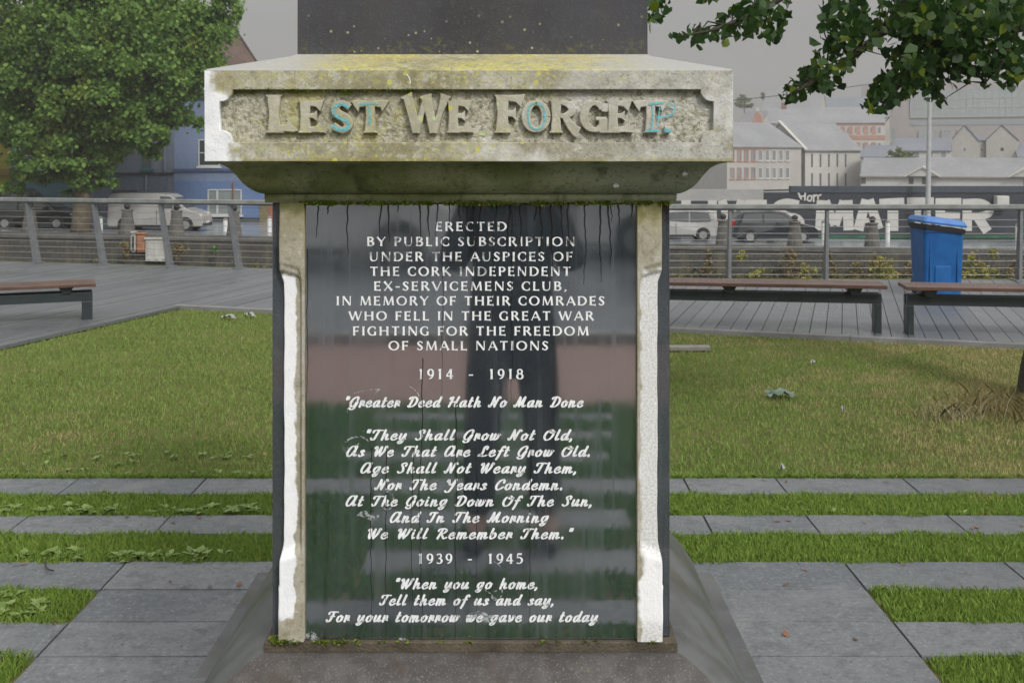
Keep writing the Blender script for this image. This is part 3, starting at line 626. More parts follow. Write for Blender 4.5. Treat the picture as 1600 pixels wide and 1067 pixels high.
# LEST WE FORGET. in relief
def rel(pts, x0, x1, yb, cap, W): return [(PX(x0 + (x1 - x0) * a / W, CF), PZ(yb - b * cap, CF), ww * cap * CF / F) for a, b, ww in pts]
RL = {
 'L': [[(.22, 0, .52), (.22, .06, .36), (.2, .5, .25), (.2, .94, .36), (.2, 1, .48)], [(.22, .10, .17), (.6, .12, .2), (.78, .16, .34), (.83, .2, .46)]],
 'E': [[(.22, 0, .46), (.22, .06, .34), (.22, .5, .28), (.22, .94, .34), (.22, 1, .46)], [(.22, .92, .15), (.6, .9, .2), (.8, .84, .40)], [(.22, .52, .14), (.5, .52, .16), (.62, .52, .34)], [(.22, .08, .15), (.6, .10, .2), (.82, .18, .42)]],
 'S': [sp([(.76, .78, .22), (.52, .92, .18), (.26, .82, .26), (.3, .6, .3), (.6, .44, .32), (.72, .24, .28), (.5, .07, .2), (.16, .2, .26)])],
 'T': [[(.5, 0, .46), (.5, .06, .34), (.5, .5, .27), (.5, .9, .3), (.5, 1, .34)], [(.04, .82, .42), (.16, .9, .24), (.5, .92, .17), (.84, .9, .24), (.96, .82, .42)]],
 'W': [[(.10, 1, .36), (.14, .9, .25), (.26, .3, .25), (.30, 0, .22)], [(.30, 0, .2), (.40, .5, .15), (.5, .9, .2)], [(.48, 1, .34), (.52, .8, .24), (.60, .3, .24), (.64, 0, .22)], [(.64, 0, .2), (.76, .5, .15), (.86, .92, .24), (.88, 1, .34)]],
 'F': [[(.26, 0, .46), (.26, .06, .36), (.26, .5, .27), (.26, .94, .36), (.26, 1, .46)], [(.26, .92, .15), (.7, .9, .2), (.9, .84, .38)], [(.26, .50, .14), (.58, .50, .18), (.68, .50, .38)]],
 'O': [bowl(.5, .5, .35, .42, 0, 360, .29, .16, 24)],
 'R': [[(.22, 0, .44), (.22, .06, .33), (.22, .5, .26), (.22, .94, .33), (.22, 1, .42)], bowl(.36, .72, .36, .21, 90, -90, .26, .14), [(.2, .93, .14), (.4, .93, .14)], [(.2, .51, .13), (.42, .51, .13)], [(.5, .5, .22), (.68, .2, .26), (.84, .04, .34), (.92, 0, .36)]],
 'G': [bowl(.5, .5, .36, .42, 40, 318, .28, .15), [(.84, .66, .2), (.86, .92, .2)], [(.8, 0, .26), (.8, .4, .28), (.8, .44, .3)], [(.55, .43, .12), (.92, .43, .12)]],
 '.': [[(.1, .09, .2), (.9, .09, .2)]],
}
M_rl = m_cornice('letter_stone', pale=True); k = 0
for ch, x0, x1, cap, WW in (('L', 418, 464, 59, 1), ('E', 466, 512, 50, 1), ('S', 513, 556, 50, 1), ('T', 552, 604, 50, 1), ('W', 626, 706, 59, 1), ('E', 698, 744, 50, 1), ('F', 772, 822, 59, 1), ('O', 815, 860, 50, 1), ('R', 858, 908, 50, 1), ('G', 906, 952, 50, 1), ('E', 948, 994, 50, 1), ('T', 992, 1042, 50, 1), ('.', 1038, 1049, 50, 1)):
    bm = bmesh.new()
    for s in RL[ch]:
        k = (k + 1) % 5
        ribbon(bm, rel([(a, b_, ww) for a, b_, ww in s], x0, x1, 207.5, cap, WW), lambda u, v, d: Vector((u, CF + .0185 - d, v)), .0165 + .00012 * k, 0, .0016)
    bmesh.ops.recalc_face_normals(bm, faces=bm.faces); obj('raised_letter', bm, M_rl, cornice)
# turquoise chalk over some letters
b = MB('turquoise_chalk'); tr = b.n('ShaderNodeBsdfTransparent'); ms = b.n('ShaderNodeMixShader'); b.l(b.ramp(b.noise(160, 4, .7), .36, .56, .25, .95), ms.inputs[0]); b.l(tr.outputs[0], ms.inputs[1]); b.l(b.b.outputs[0], ms.inputs[2]); b.l(ms.outputs[0], b.out.inputs[0])
M_chalk = b.done(b.mix(b.noise(50, 2), (.10, .42, .48), (.20, .55, .60)), .9)
def chalk(pts, wd, lift, n=6):
    ribbon(bm, [(PX(a + rnd.uniform(-.25, .25), CF), PZ(b_ + rnd.uniform(-.25, .25), CF), wd * rnd.uniform(.7, 1.15) * CF / F) for a, b_ in catmull(pts, n)], lambda u, v, d: Vector((u, CF + .0185 - d, v)), 0, lift + .006, 0, True)
bm = bmesh.new(); chalk([(544, 168), (534, 163), (523, 167), (521, 176), (530, 184), (541, 189), (545, 197), (538, 203), (527, 202), (519, 196)], 5.2, .0121); obj('chalk_mark', bm, M_chalk, cornice)
bm = bmesh.new(); chalk([(563, 163), (590, 162)], 3.4, .0121); chalk([(577, 163), (578, 180), (577, 195)], 3.4, .0122); obj('chalk_mark', bm, M_chalk, cornice)
bm = bmesh.new(); chalk([(838, 161), (828, 166), (825, 180), (828, 196), (838, 202), (848, 197), (852, 182), (848, 167), (838, 161)], 3.2, .0121); obj('chalk_mark', bm, M_chalk, cornice)
bm = bmesh.new(); chalk([(1015, 163), (1036, 161)], 4, .0121); chalk([(1020, 163), (1020, 185), (1017, 204)], 3, .0122); chalk([(1010, 205), (1030, 204)], 4, .0121); obj('chalk_mark', bm, M_chalk, cornice)
bm = bmesh.new(); chalk([(1040, 163), (1051, 163), (1055, 170), (1050, 178), (1040, 183), (1027, 183)], 3.6, .0060); chalk([(1040, 204), (1048, 205)], 6, .0123); chalk([(1032, 166), (1030, 176), (1028, 196)], 2.6, .0123); obj('chalk_mark', bm, M_chalk, cornice)
# chips and bird marks on the cyma, a pale scratch on the top band
for px, py, wx in ((963, 290, 4.5), (1071, 271, 3.5)):
    bm = bmesh.new(); Yc = 2.235 if px < 1000 else 2.212
    q = [(PX(px - wx + 2 * wx * k / 4, Yc), PZ(py + (1.5 if k % 2 else -.5), Yc), 9 * (.4 + .6 * math.sin(.4 + 2.4 * k / 4)) * Yc / F) for k in range(5)]
    ribbon(bm, q, lambda u, v, d: Vector((u, Yc + .02 - d, v)), .014, 0, .003)
    obj('chipped_spot', bm, simple('chipped_stone', (.40, .41, .37), .9), mem)
bm = bmesh.new(); ribbon(bm, [(PX(a, CF), PZ(b_, CF), 1.6 * CF / F) for a, b_ in catmull([(635, 116), (639, 121), (641, 127), (641, 131)], 4)], lambda u, v, d: Vector((u, CF - d, v)), 0, .0006); obj('paint_mark', bm, simple('white_mark', (.8, .8, .78), .8), cornice)
# moss tufts along the fillet, the lip and the ledge
def moss(name, spots, m, parent, h=.006):
    V = []; Fi = []
    for (x, y, z, r_, n) in spots:
        for k in range(n):
            a = rnd.uniform(0, 6.28); d = r_ * rnd.random() ** .5; c = Vector((x + d * math.cos(a), y - abs(rnd.gauss(0, .003)), z + d * .35 * math.sin(a)))
            s = rnd.uniform(.5, 1.3) * h; dr = Vector((rnd.uniform(-1, 1), rnd.uniform(-1.3, -.2), rnd.uniform(-.6, 1))).normalized(); t = dr.cross(Vector((rnd.random(), rnd.random(), rnd.random()))).normalized() * s * .4
            i = len(V); V += [c + t, c - t, c + dr * s]; Fi.append((i, i + 1, i + 2))
    o = npmesh(name, V, Fi, 3, m, parent); o['kind'] = 'stuff'; return o
b = MB('moss_green'); M_moss = b.done(b.mix(b.island(), (.08, .12, .015), (.24, .31, .04)), .95, .1)
sp_ = [(PX(rnd.uniform(470, 985), 2.29), 2.292, 1.6025, .013, 34) for _ in range(110)] + [(PX(rnd.uniform(470, 560), 2.29), 2.292, 1.604, .012, 30) for _ in range(14)] + [(PX(rnd.uniform(995, 1044), 2.29), 2.285, 1.603, .009, 30) for _ in range(12)]
moss('moss', sp_, M_moss, mem)
sp_ = [(PX(rnd.uniform(430, 470), 2.28), 2.285, .684, .014, 40) for _ in range(6)] + [(PX(rnd.uniform(480, 560), 2.28), 2.289, .682, .012, 26) for _ in range(9)] + [(PX(430, 2.28), 2.29, .69, .014, 60), (PX(1020, 2.28), 2.285, .683, .01, 20)] + [(PX(rnd.uniform(560, 990), 2.28), 2.289, .682, .008, 8) for _ in range(14)]
moss('ledge_moss', sp_, M_moss, mem)
sp_ = [(PX(rnd.uniform(380, 700), CF), CF + .006, PZ(140, CF), .010, 14) for _ in range(50)] + [(PX(541, CF), CF + .004, PZ(146, CF), .014, 90)]
moss('lip_moss', sp_, M_moss, cornice, .004)

# ------------------------------------------------------------------ ground near the memorial
XJ = [-1.607, 1.383]; PITCH = .667
STR = [5.723, 5.443, 5.133, 4.873, 4.544, 4.25, 3.956, 3.68, 3.40, 3.11, 2.83, 2.55, 2.27, 1.99, 1.71, 1.43, 1.15, .90]
DA = R(17.0); U_ = Vector((math.sin(DA), math.cos(DA), 0)); V_ = Vector((math.cos(DA), -math.sin(DA), 0))
DU0, DV0 = 10.5, -7.15                           # deck front edge, deck corner
def on_deck(x, y):
    u = x * U_.x + y * U_.y; v = x * V_.x + y * V_.y
    return (u > DU0 - .02) | (v < DV0)
RAIL = [(-10.5, 17.7), (2.05, 14.6), (10.5, 14.5)]
def rail_y(x):
    return np.interp(x, [p[0] for p in RAIL], [p[1] for p in RAIL])
b = MB('soil'); n = b.noise(1.3, 6, .6)
M_soil = b.done(b.mix(b.ramp(n, .35, .65), (.085, .095, .03), (.13, .12, .05)), .95, .1)
def sheet(name, pts, z, m, kind='structure'):
    bm = bmesh.new(); bm.faces.new([bm.verts.new((x, y, z if not callable(z) else z(x, y))) for x, y in pts]); return tag(obj(name, bm, m), kind=kind)
sheet('ground', [(-60, -60), (60, -60), (60, 15.2), (2.1, 15.2), (-11, 18.4), (-60, 30)], 0, M_soil)
# far ground: one tilted sheet from the far quay to the horizon
def zq(x, y=0): return max(min(-2.53 - .0176 * x, -1.9), -3.1)
b = MB('wet_asphalt'); n = b.noise(.6, 6, .6)
M_asph = b.done(b.mix(b.ramp(n, .35, .65), (.17, .185, .205), (.23, .245, .265)), .22, .7)
bm = bmesh.new(); prev = None
for x in (-4000, -80, -36, -30, -20, -10, 0, 10, 20, 30, 34, 80, 4000):
    cur = [bm.verts.new((x, y, zq(x))) for y in (54.6, 400, 4000)]
    if prev:
        for k in range(2): bm.faces.new((prev[k], cur[k], cur[k + 1], prev[k + 1]))
    prev = cur
tag(obj('far_road', bm, M_asph), kind='structure')
b = MB('river'); b.bump(b.noise(1.6, 4, .6, b.mapping((1, 2.2, 1))), .25, .08)
sheet('river_water', [(-4000, -40), (4000, -40), (4000, 56), (-4000, 56)], -6.6, b.done((.03, .035, .03), .08, .5))
b = MB('bank_mud'); n = b.noise(.7, 6, .65)
M_mud = b.done(b.mix(b.ramp(n, .35, .65), (.10, .085, .045), (.065, .07, .025)), .9)
bm = bmesh.new(); pr = None
for i in range(61):
    x = -60 + 2 * i; cur = [bm.verts.new((x, 44 + math.sin(x * .7), -6.9)), bm.verts.new((x, 50 + .5 * math.sin(x * 1.3), -5.6 + .2 * math.sin(x * .9))), bm.verts.new((x, 54.1, -4.3 + .22 * math.sin(x * 1.7)))]
    if pr:
        for k in range(2): bm.faces.new((pr[k], cur[k], cur[k + 1], pr[k + 1]))
    pr = cur
tag(obj('mud_bank', bm, M_mud, smooth=True), kind='structure')

# paving: granite flags with open joints
b = MB('granite_paving'); isl = b.island(); big = b.noise(.9, 4); fin = b.noise(150, 4, .7); mid = b.noise(14, 5, .65); st = b.noise(24, 4, .6, b.mapping((.35, 2.6, 1)))
c = b.mix(isl, (.108, .119, .132), (.152, .162, .172)); fl = b.noise(62, 5, .75); c = b.mix(b.ramp(fl, .53, .68, 0, .75), c, (.27, .28, .29)); c = b.mix(b.ramp(fl, .46, .34, 0, .75), c, (.055, .06, .066)); c = b.mix(b.ramp(fin, .52, .7, 0, .4), c, (.25, .255, .26))
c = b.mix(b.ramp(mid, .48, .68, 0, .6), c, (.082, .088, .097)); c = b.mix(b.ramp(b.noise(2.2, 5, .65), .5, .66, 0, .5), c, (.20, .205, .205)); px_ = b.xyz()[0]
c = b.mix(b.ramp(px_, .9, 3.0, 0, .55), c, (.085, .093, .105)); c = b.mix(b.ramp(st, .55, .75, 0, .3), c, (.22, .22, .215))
dk = b.voronoi(5.5); c = b.mix(b.ramp(dk.outputs['Distance'], .03, .05, .75, 0), c, (.03, .03, .03)); b.bump(b.math('ADD', b.math('MULTIPLY', fl, 1.3), mid), .55, .007); M_pav = b.done(c, b.ramp(b.math('ADD', big, b.math('MULTIPLY', mid, .4)), .55, .8, .42, .7), .45)
slabs = bmesh.new()
def flag(x0, x1, y0, y1, z=.012):
    box(slabs, x0 + .004, x1 - .004, y0 + .0035, y1 - .0035, -.05, z + rnd.uniform(-.0015, .0015), .003)
def strip(y0, y1, xa=-7.3, xb=7.0):
    inner = not (y1 < 4.6 and y0 > .85)
    js = [XJ[0] - PITCH * i for i in range(9, -1, -1)] + ([-.94, -.273, .394, .9] if inner else []) + [XJ[1] + PITCH * i for i in range(9)]
    for x, x1 in zip(js, js[1:]):
        if inner or x1 <= XJ[0] + .01 or x >= XJ[1] - .01: flag(x, x1, y0, y1)
for k in range(0, len(STR) - 1):
    if k % 2 == 0: strip(STR[k + 1], STR[k])
for k in range(4, len(STR) - 1):                 # full paving round the memorial
    cuts = [XJ[0], CX - .02, XJ[1]] if k % 2 else [XJ[0], CX - .3, XJ[1]]
    for a, c_ in zip(cuts, cuts[1:]): flag(a, c_, STR[k + 1], STR[k])
back_strips = [(.44, .66, -1.5, 1.2), (-.09, .19, -.62, 1.4), (-.62, -.34, -.66, .55), (-1.12, -.85, -1.1, .86), (-1.64, -1.42, -.9, .55), (-2.1, -1.9, -.8, .62), (-2.57, -2.36, -.9, .66)]
for y0, y1, xa, xb in back_strips:
    x = xa
    while x < xb - .05: flag(x, min(x + PITCH, xb), y0, y1); x += PITCH
tag(obj('paving', slabs, M_pav), kind='structure')

# street behind the camera, seen mirrored in the granite
b = MB('red_brick_paving'); br = b.n('ShaderNodeTexBrick'); b.l(b.co, br.inputs[0]); br.inputs['Scale'].default_value = 5; br.inputs['Color1'].default_value = (.24, .13, .105, 1); br.inputs['Color2'].default_value = (.29, .17, .14, 1); br.inputs['Mortar'].default_value = (.14, .11, .10, 1)
sheet('brick_paving', [(-14, -5.25), (14, -5.25), (14, -2.82), (-14, -2.82)], .006, b.done(br.outputs[0], .7))
sheet('street', [(-30, -17), (30, -17), (30, -5.4), (-30, -5.4)], .004, M_asph)
tag(bxo('kerb', -30, 30, -5.42, -5.25, -.05, .10, simple('kerb_stone', (.28, .28, .27), .8), bev=.01), kind='structure')
tag(bxo('far_pavement', -30, 30, -21, -17, -.05, .12, simple('pavement_concrete', (.27, .27, .265), .8), bev=.01), kind='structure')

# ------------------------------------------------------------------ grass
def blades(name, X, Y, h, wd, m, Z=0.0, lean=.6):
    n = len(X); a = rng.uniform(0, 2 * np.pi, n); hh = h * rng.uniform(.55, 1.35, n); ww = wd * rng.uniform(.7, 1.3, n)
    le = lean * hh * rng.uniform(.2, 1.3, n); b_ = rng.uniform(0, 2 * np.pi, n)
    P0 = np.stack([X, Y, np.full(n, Z)], 1); t = np.stack([np.cos(a), np.sin(a), np.zeros(n)], 1) * (ww / 2)[:, None]
    d = np.stack([np.cos(b_), np.sin(b_), np.zeros(n)], 1) * le[:, None]
    mid = P0 + d * .35 + np.array([0, 0, 1.]) * (hh * .6)[:, None]; top = P0 + d + np.array([0, 0, 1.]) * hh[:, None]
    V = np.stack([P0 - t, P0 + t, mid + t * .75, top, mid - t * .75], 1).reshape(-1, 3)
    i = np.arange(n)[:, None] * 5
    F5 = i + np.array([[0, 1, 2, 3, 4]])
    return tag(npmesh(name, V, F5, 5, m), kind='stuff')
def grass_mat(name, g1, g2, dry, dr0=.45, dr1=.7):
    b = MB(name); isl = b.island(); pos = b.n('ShaderNodeNewGeometry').outputs['Position']
    big = b.noise(.55, 5, .6, pos); mid = b.noise(3.2, 4, .6, pos); x = b.xyz(pos)
    c = b.mix(isl, g1, g2)
    f = b.ramp(b.math('ADD', b.math('ADD', big, b.math('MULTIPLY', b.math('SUBTRACT', mid, .5), .8)), b.math('ADD', b.math('MULTIPLY', isl, .25), b.ramp(x[0], .5, 4.5, -.12, .16))), dr0 + .12, dr1 + .16)
    c = b.mix(f, c, dry)
    tr = b.n('ShaderNodeBsdfTranslucent'); b.put(tr.inputs[0], c); ms = b.n('ShaderNodeMixShader'); ms.inputs[0].default_value = .3; b.l(b.b.outputs[0], ms.inputs[1]); b.l(tr.outputs[0], ms.inputs[2]); b.l(ms.outputs[0], b.out.inputs[0])
    return b.done(c, .65, .25)
M_lawn = grass_mat('lawn_blades', (.145, .235, .045), (.28, .375, .105), (.40, .365, .165))
M_strip = grass_mat('strip_blades', (.135, .24, .034), (.28, .38, .08), (.40, .37, .13), .62, .86)
n = 330000; X = rng.uniform(-7, 7, n); Y = 5.72 + 6.4 * rng.random(n) ** 1.15
k = ~on_deck(X, Y) & (np.abs(X) < Y * .49 + .3); blades('lawn_grass', X[k], Y[k], .024, .0052, M_lawn)
# near fringe of the lawn, overhanging the flag
n = 9000; blades('lawn_edge_grass', rng.uniform(-3.2, 3.2, n), 5.722 + .03 * rng.random(n) ** 2, .03, .005, M_strip, lean=1.1)
XS, YS = [], []
def patch(x0, x1, y0, y1, dens):
    n = int((x1 - x0) * (y1 - y0) * dens); x_ = rng.uniform(x0, x1, n); wob = .014 * np.sin(x_ * 9 + y0 * 5) + .009 * np.sin(x_ * 23 + y0); XS.append(x_); YS.append(y0 - .014 + wob + (y1 - y0 + .016) * rng.random(n))
patch(-4.4, 4.4, STR[2], STR[1], 21000); patch(-4.2, 4.2, STR[4], STR[3], 23000)
for k in (9, 11, 13, 15):
    patch(-3.5, XJ[0] - .01, STR[k + 1], STR[k], 6000); patch(XJ[1] + .01, 3.5, STR[k + 1], STR[k], 6000)
for k in (5, 7):
    patch(-3.9, XJ[0] - .01, STR[k + 1], STR[k], 24000); patch(XJ[1] + .01, 3.9, STR[k + 1], STR[k], 26000)
blades('strip_grass', np.concatenate(XS), np.concatenate(YS), .029, .0046, M_strip)
XS, YS = [], []
for y0, y1 in ((.68, .9), (.19, .44), (-.34, -.09), (-.85, -.62), (-1.42, -1.12), (-1.9, -1.64), (-2.36, -2.1), (-2.82, -2.57)): patch(-1.8, 1.8, y0, y1, 3500)
for y0, y1, xa, xb in back_strips:
    patch(-1.8, xa, y0, y1, 3500); patch(xb, 1.8, y0, y1, 3500)
blades('front_lawn_grass', np.concatenate(XS), np.concatenate(YS), .04, .012, grass_mat('front_blades', (.07, .19, .03), (.14, .30, .06), (.2, .28, .09), .6, .9))
# broad-leaved weeds, mostly in the left strips
def leaf_rosettes(name, spots, m):
    V = []; Fi = []
    for x, y, s in spots:
        for k in range(rnd.randint(5, 9)):
            a = rnd.uniform(0, 6.283); l = s * rnd.uniform(.6, 1.2); wd = l * rnd.uniform(.22, .36); d = Vector((math.cos(a), math.sin(a), 0)); t = Vector((-d.y, d.x, 0)); c = Vector((x, y, .012)); up = rnd.uniform(.2, .75)
            i = len(V); V += [c, c + d * l * .4 + t * wd + Vector((0, 0, l * up * .55)), c + d * l * .95 + Vector((0, 0, l * up * .6)), c + d * l * .4 - t * wd + Vector((0, 0, l * up * .55)), c + d * l * .5 + Vector((0, 0, l * up * .5))]
            Fi += [(i, i + 1, i + 4), (i + 1, i + 2, i + 4), (i + 2, i + 3, i + 4), (i + 3, i, i + 4)]
    return tag(npmesh(name, V, Fi, 3, m), kind='stuff')
b = MB('weed_leaf'); isl = b.island(); c = b.mix(isl, (.09, .15, .03), (.19, .26, .075)); M_weed = b.done(c, .5, .4)
sp_ = [(rnd.uniform(-2.5, -1.72), rnd.uniform(3.97, 4.2), rnd.uniform(.03, .05)) for _ in range(48)] + [(rnd.uniform(-2.9, -.9), rnd.uniform(5.14, 5.25), rnd.uniform(.03, .05)) for _ in range(60)] + [(rnd.uniform(-2.6, -1.2), rnd.uniform(4.55, 4.65), rnd.uniform(.03, .06)) for _ in range(40)] + [(rnd.uniform(-2.5, -1.72), rnd.uniform(3.5, 3.66), .06) for _ in range(10)]
sp_ += [(rnd.uniform(.9, 2.5), rnd.uniform(5.14, 5.2), .03) for _ in range(10)] + [(rnd.uniform(-3, -.9), 5.73 + rnd.random() * .5, .035) for _ in range(50)]
leaf_rosettes('broadleaf_weeds', sp_, M_weed)
# dry long tussock beside the right tree
n = 1100; X = rng.normal(3.38, .22, n); Y = rng.normal(7.25, .22, n); blades('long_dry_grass', X, Y, .10, .006, grass_mat('dry_blades', (.14, .15, .05), (.22, .21, .08), (.26, .22, .10), .3, .5), lean=1.2)
n = 70; X = rng.normal(2.84, .13, n); Y = rng.normal(7.0, .06, n); blades('straw_tuft', X, Y, .13, .006, simple('straw', (.30, .26, .16), .8), lean=1.3)

# ------------------------------------------------------------------ deck of wet grooved boards
b = MB('deck_boards'); isl = b.island(); mp = b.mapping((1, 1, 1), rot=(0, 0, DA)); gr = b.noise(3, 5, .65, b.mapping((14, .6, 1), rot=(0, 0, DA))); big = b.noise(.5, 4); pos = b.xyz(mp)
c = b.mix(isl, (.098, .105, .115), (.140, .146, .155)); c = b.mix(b.ramp(gr, .5, .72, 0, .6), c, (.075, .078, .083))
wv = b.math('SINE', b.math('MULTIPLY', pos[0], 2 * math.pi / .0235)); b.bump(wv, .25, .004)
M_deck = b.done(c, b.ramp(big, .35, .65, .26, .48), .5)
deck = bmesh.new(); wv_, gap = .1465, .007
v = -22.0
while v < 16:
    ua = DU0 - (0 if v > DV0 - .05 else 9.5); ub = 19.0
    lo, hi = ua, 24.0
    for _ in range(24):
        mu = (lo + hi) / 2; x = mu * U_.x + v * V_.x; y = mu * U_.y + v * V_.y
        if y < rail_y(x) + .12: lo = mu
        else: hi = mu
    ub = lo
    seg = ua + (0.09 if v > DV0 - .05 else 0)
    while seg < ub - .05:
        e_ = min(seg + rnd.uniform(3.2, 4.4), ub)
        c4 = [U_ * a + V_ * c_ for a, c_ in ((seg, v + gap / 2), (seg, v + wv_ - gap / 2), (e_ - .004, v + wv_ - gap / 2), (e_ - .004, v + gap / 2))]
        zt_ = .045 + rnd.uniform(-.002, .002)
        prism(deck, [(p.x, p.y) for p in c4], .015, zt_, lambda a, c_, d: Vector((a, c_, d)))
        seg = e_
    v += wv_
bmesh.ops.recalc_face_normals(deck, faces=deck.faces)
tag(obj('deck', deck, M_deck), kind='structure')
bm = bmesh.new()
v = DV0 + .0
while v < 15:
    e_ = min(v + 2.4, 15); c4 = [U_ * a + V_ * c_ for a, c_ in ((DU0 - .03, v), (DU0 - .03, e_ - .006), (DU0 + .08, e_ - .006), (DU0 + .08, v))]
    prism(bm, [(p.x, p.y) for p in c4], -.03, .047, lambda a, c_, d: Vector((a, c_, d))); v = e_
bmesh.ops.recalc_face_normals(bm, faces=bm.faces); tag(obj('deck_edge_board', bm, simple('edge_board', (.19, .19, .19), .5, .2, 3)), kind='structure')
c4 = [U_ * a + V_ * c_ for a, c_ in ((DU0, -22), (DU0, 15), (19, 15), (24, -22))]
# low river wall under the deck edge so that the ground ends in something solid
bm = bmesh.new(); pr = None
for x, y in [(-60, 32)] + RAIL + [(60, 14.5)]:
    cur = [bm.verts.new((x, y + .45, z)) for z in (.0, -7)]
    if pr: bm.faces.new((pr[0], cur[0], cur[1], pr[1]))
    pr = cur
tag(obj('near_river_wall', bm, simple('old_quay_stone', (.12, .11, .09), .9, .4, 2, bump=.5), None), 'stone river wall under the deck edge', 'river wall')

# ------------------------------------------------------------------ railings
M_rail = simple('weathered_grey_rail', (.20, .21, .20), .6, .25, 5)
M_post = simple('galvanised_post', (.20, .21, .22), .45, .15, 8, metal=.3)
M_wire = simple('steel_wire', (.30, .305, .30), .45, .1, metal=.3)
def railing(label, pts, lean, posts):
    base = Vector((*pts[0], 0)); root = thing('railing', label, 'railing', base, 'steel wire railings round the deck')
    d = (Vector((*pts[1], 0)) - Vector((*pts[0], 0))).normalized(); nrm = Vector((-d.y, d.x, 0))
    p0, p1 = Vector((*pts[0], 1.035)), Vector((*pts[1], 1.035))
    bm = bmesh.new(); a = p0 + lean; b2 = p1 + lean; m_ = Matrix.Translation(a) @ Matrix.Rotation(math.atan2(d.y, d.x), 4, 'Z')
    L = (b2 - a).length; box(bm, 0, L, -.07, .07, -.03, .028, .008, m_); obj('handrail', bm, M_rail, root)
    bxo('rail_bracket', 0, L, -.03, .03, -.052, -.031, M_post, root, 0, m_)
    for k in range(10):
        z = .95 - k * .092; t = z / 1.0; bm = bmesh.new(); tube(bm, [p0 * 1 + Vector((0, 0, z - 1.035)) + lean * t, p1 + Vector((0, 0, z - 1.035)) + lean * t], .0038, 5); obj('wire', bm, M_wire, root)
    for x in posts:
        c = Vector((x, float(rail_y(x)), .04)); bm = bmesh.new()
        tp = c + lean + Vector((0, 0, .945)); hw, dp = (.024 if lean.x else .018), .055
        A = [c + d * sx * hw * 1.15 + nrm * sy * dp * 1.2 for sx, sy in ((-1, -1), (1, -1), (1, 1), (-1, 1))]; B = [tp + d * sx * hw + nrm * sy * dp * .7 for sx, sy in ((-1, -1), (1, -1), (1, 1), (-1, 1))]
        va = [bm.verts.new(q) for q in A]; vb = [bm.verts.new(q) for q in B]
        for i in range(4): bm.faces.new((va[i], va[(i + 1) % 4], vb[(i + 1) % 4], vb[i]))
        bm.faces.new(vb); bm.faces.new(va[::-1]); po = obj('post', bm, M_post, root)
        bxo('base_plate', -.07, .07, -.10, .10, 0, .012, M_post, po, .002, Matrix.Translation(c + Vector((0, 0, .007))) @ Matrix.Rotation(math.atan2(d.y, d.x), 4, 'Z'))
lx = [PX(p, y) for p, y in ((-60, 17.3), (55, 16.85), (160, 16.6), (265, 16.35), (374, 16.1))]
lx = lx + [lx[-1] + 1.06, lx[-1] + 2.12, lx[-1] + 3.18, lx[-1] + 4.24]
railing('grey steel wire railing with leaning posts along the left deck edge', RAIL[:2], Vector((-.125, -.06, 0)), lx)
rx = [PX(p, 14.55) for p in (1140, 1291, 1441, 1591, 1741)]
railing('grey steel wire railing with upright posts behind the blue bin', RAIL[1:], Vector((0, -.06, 0)), rx)

# ------------------------------------------------------------------ benches
M_seat = simple('reddish_slat', (.105, .058, .045), .35, .25, 5)
M_bfr = simple('dark_green_steel', (.028, .037, .040), .4, .15, 6)
def bench(label, a, b_, leg_a, leg_b, zs, depth=.42, lw=.06, ld=.09):
    a = Vector((*a, 0)); b_ = Vector((*b_, 0)); d = (b_ - a).normalized(); L = (b_ - a).length; ang = math.atan2(d.y, d.x)
    root = thing('bench', label, 'bench', a, 'low backless benches on the deck'); m_ = Matrix.Translation(a) @ Matrix.Rotation(ang, 4, 'Z')
    bm = bmesh.new(); nS = 4; ws = depth / nS
    for k in range(nS): box(bm, 0, L, k * ws + .006, (k + 1) * ws - .006, zs - .034, zs, .005, m_)
    obj('seat', bm, M_seat, root)
    bm = bmesh.new(); box(bm, .03, L - .03, depth / 2 - ld, depth / 2 - ld + .07, zs - .185, zs - .095, .006, m_); obj('front_beam', bm, M_bfr, root)
    bm = bmesh.new(); box(bm, .03, L - .03, depth / 2 + ld - .07, depth / 2 + ld, zs - .185, zs - .095, .006, m_); obj('rear_beam', bm, M_bfr, root)
    nb = max(2, int(L / 1.25))
    for k in range(nb + 1):
        x = .22 + (L - .5) * k / nb
        bm = bmesh.new(); prism(bm, [(x - .07, zs - .035), (x + .07, zs - .035), (x + .035, zs - .096), (x - .035, zs - .096)], .06, depth - .06, lambda u, v, dd: m_ @ Vector((u, dd, v))); bmesh.ops.recalc_face_normals(bm, faces=bm.faces); obj('seat_bracket', bm, M_bfr, root)
    for on, x in ((leg_a, .03), (leg_b, L - .03 - lw)):
        if on:
            bm = bmesh.new(); box(bm, x, x + lw, depth / 2 - ld, depth / 2 + ld, .0, zs - .1851, .008, m_); obj('leg', bm, M_bfr, root)
yb = 10.14
bench('long brown slatted bench with dark legs right of the memorial', (-1.6, 10.80), (PX(1386, 10.1), 10.08), True, True, .505)
bench('brown slatted bench in front of the blue bin', (PX(1417, 10.0), 10.0), (7.4, 9.45), True, True, .505)
bench('low brown bench on the left deck beside the lawn', (-7.6, 9.6), (PX(147, 10.95), 11.0), True, True, .42, .42, .10, .13)

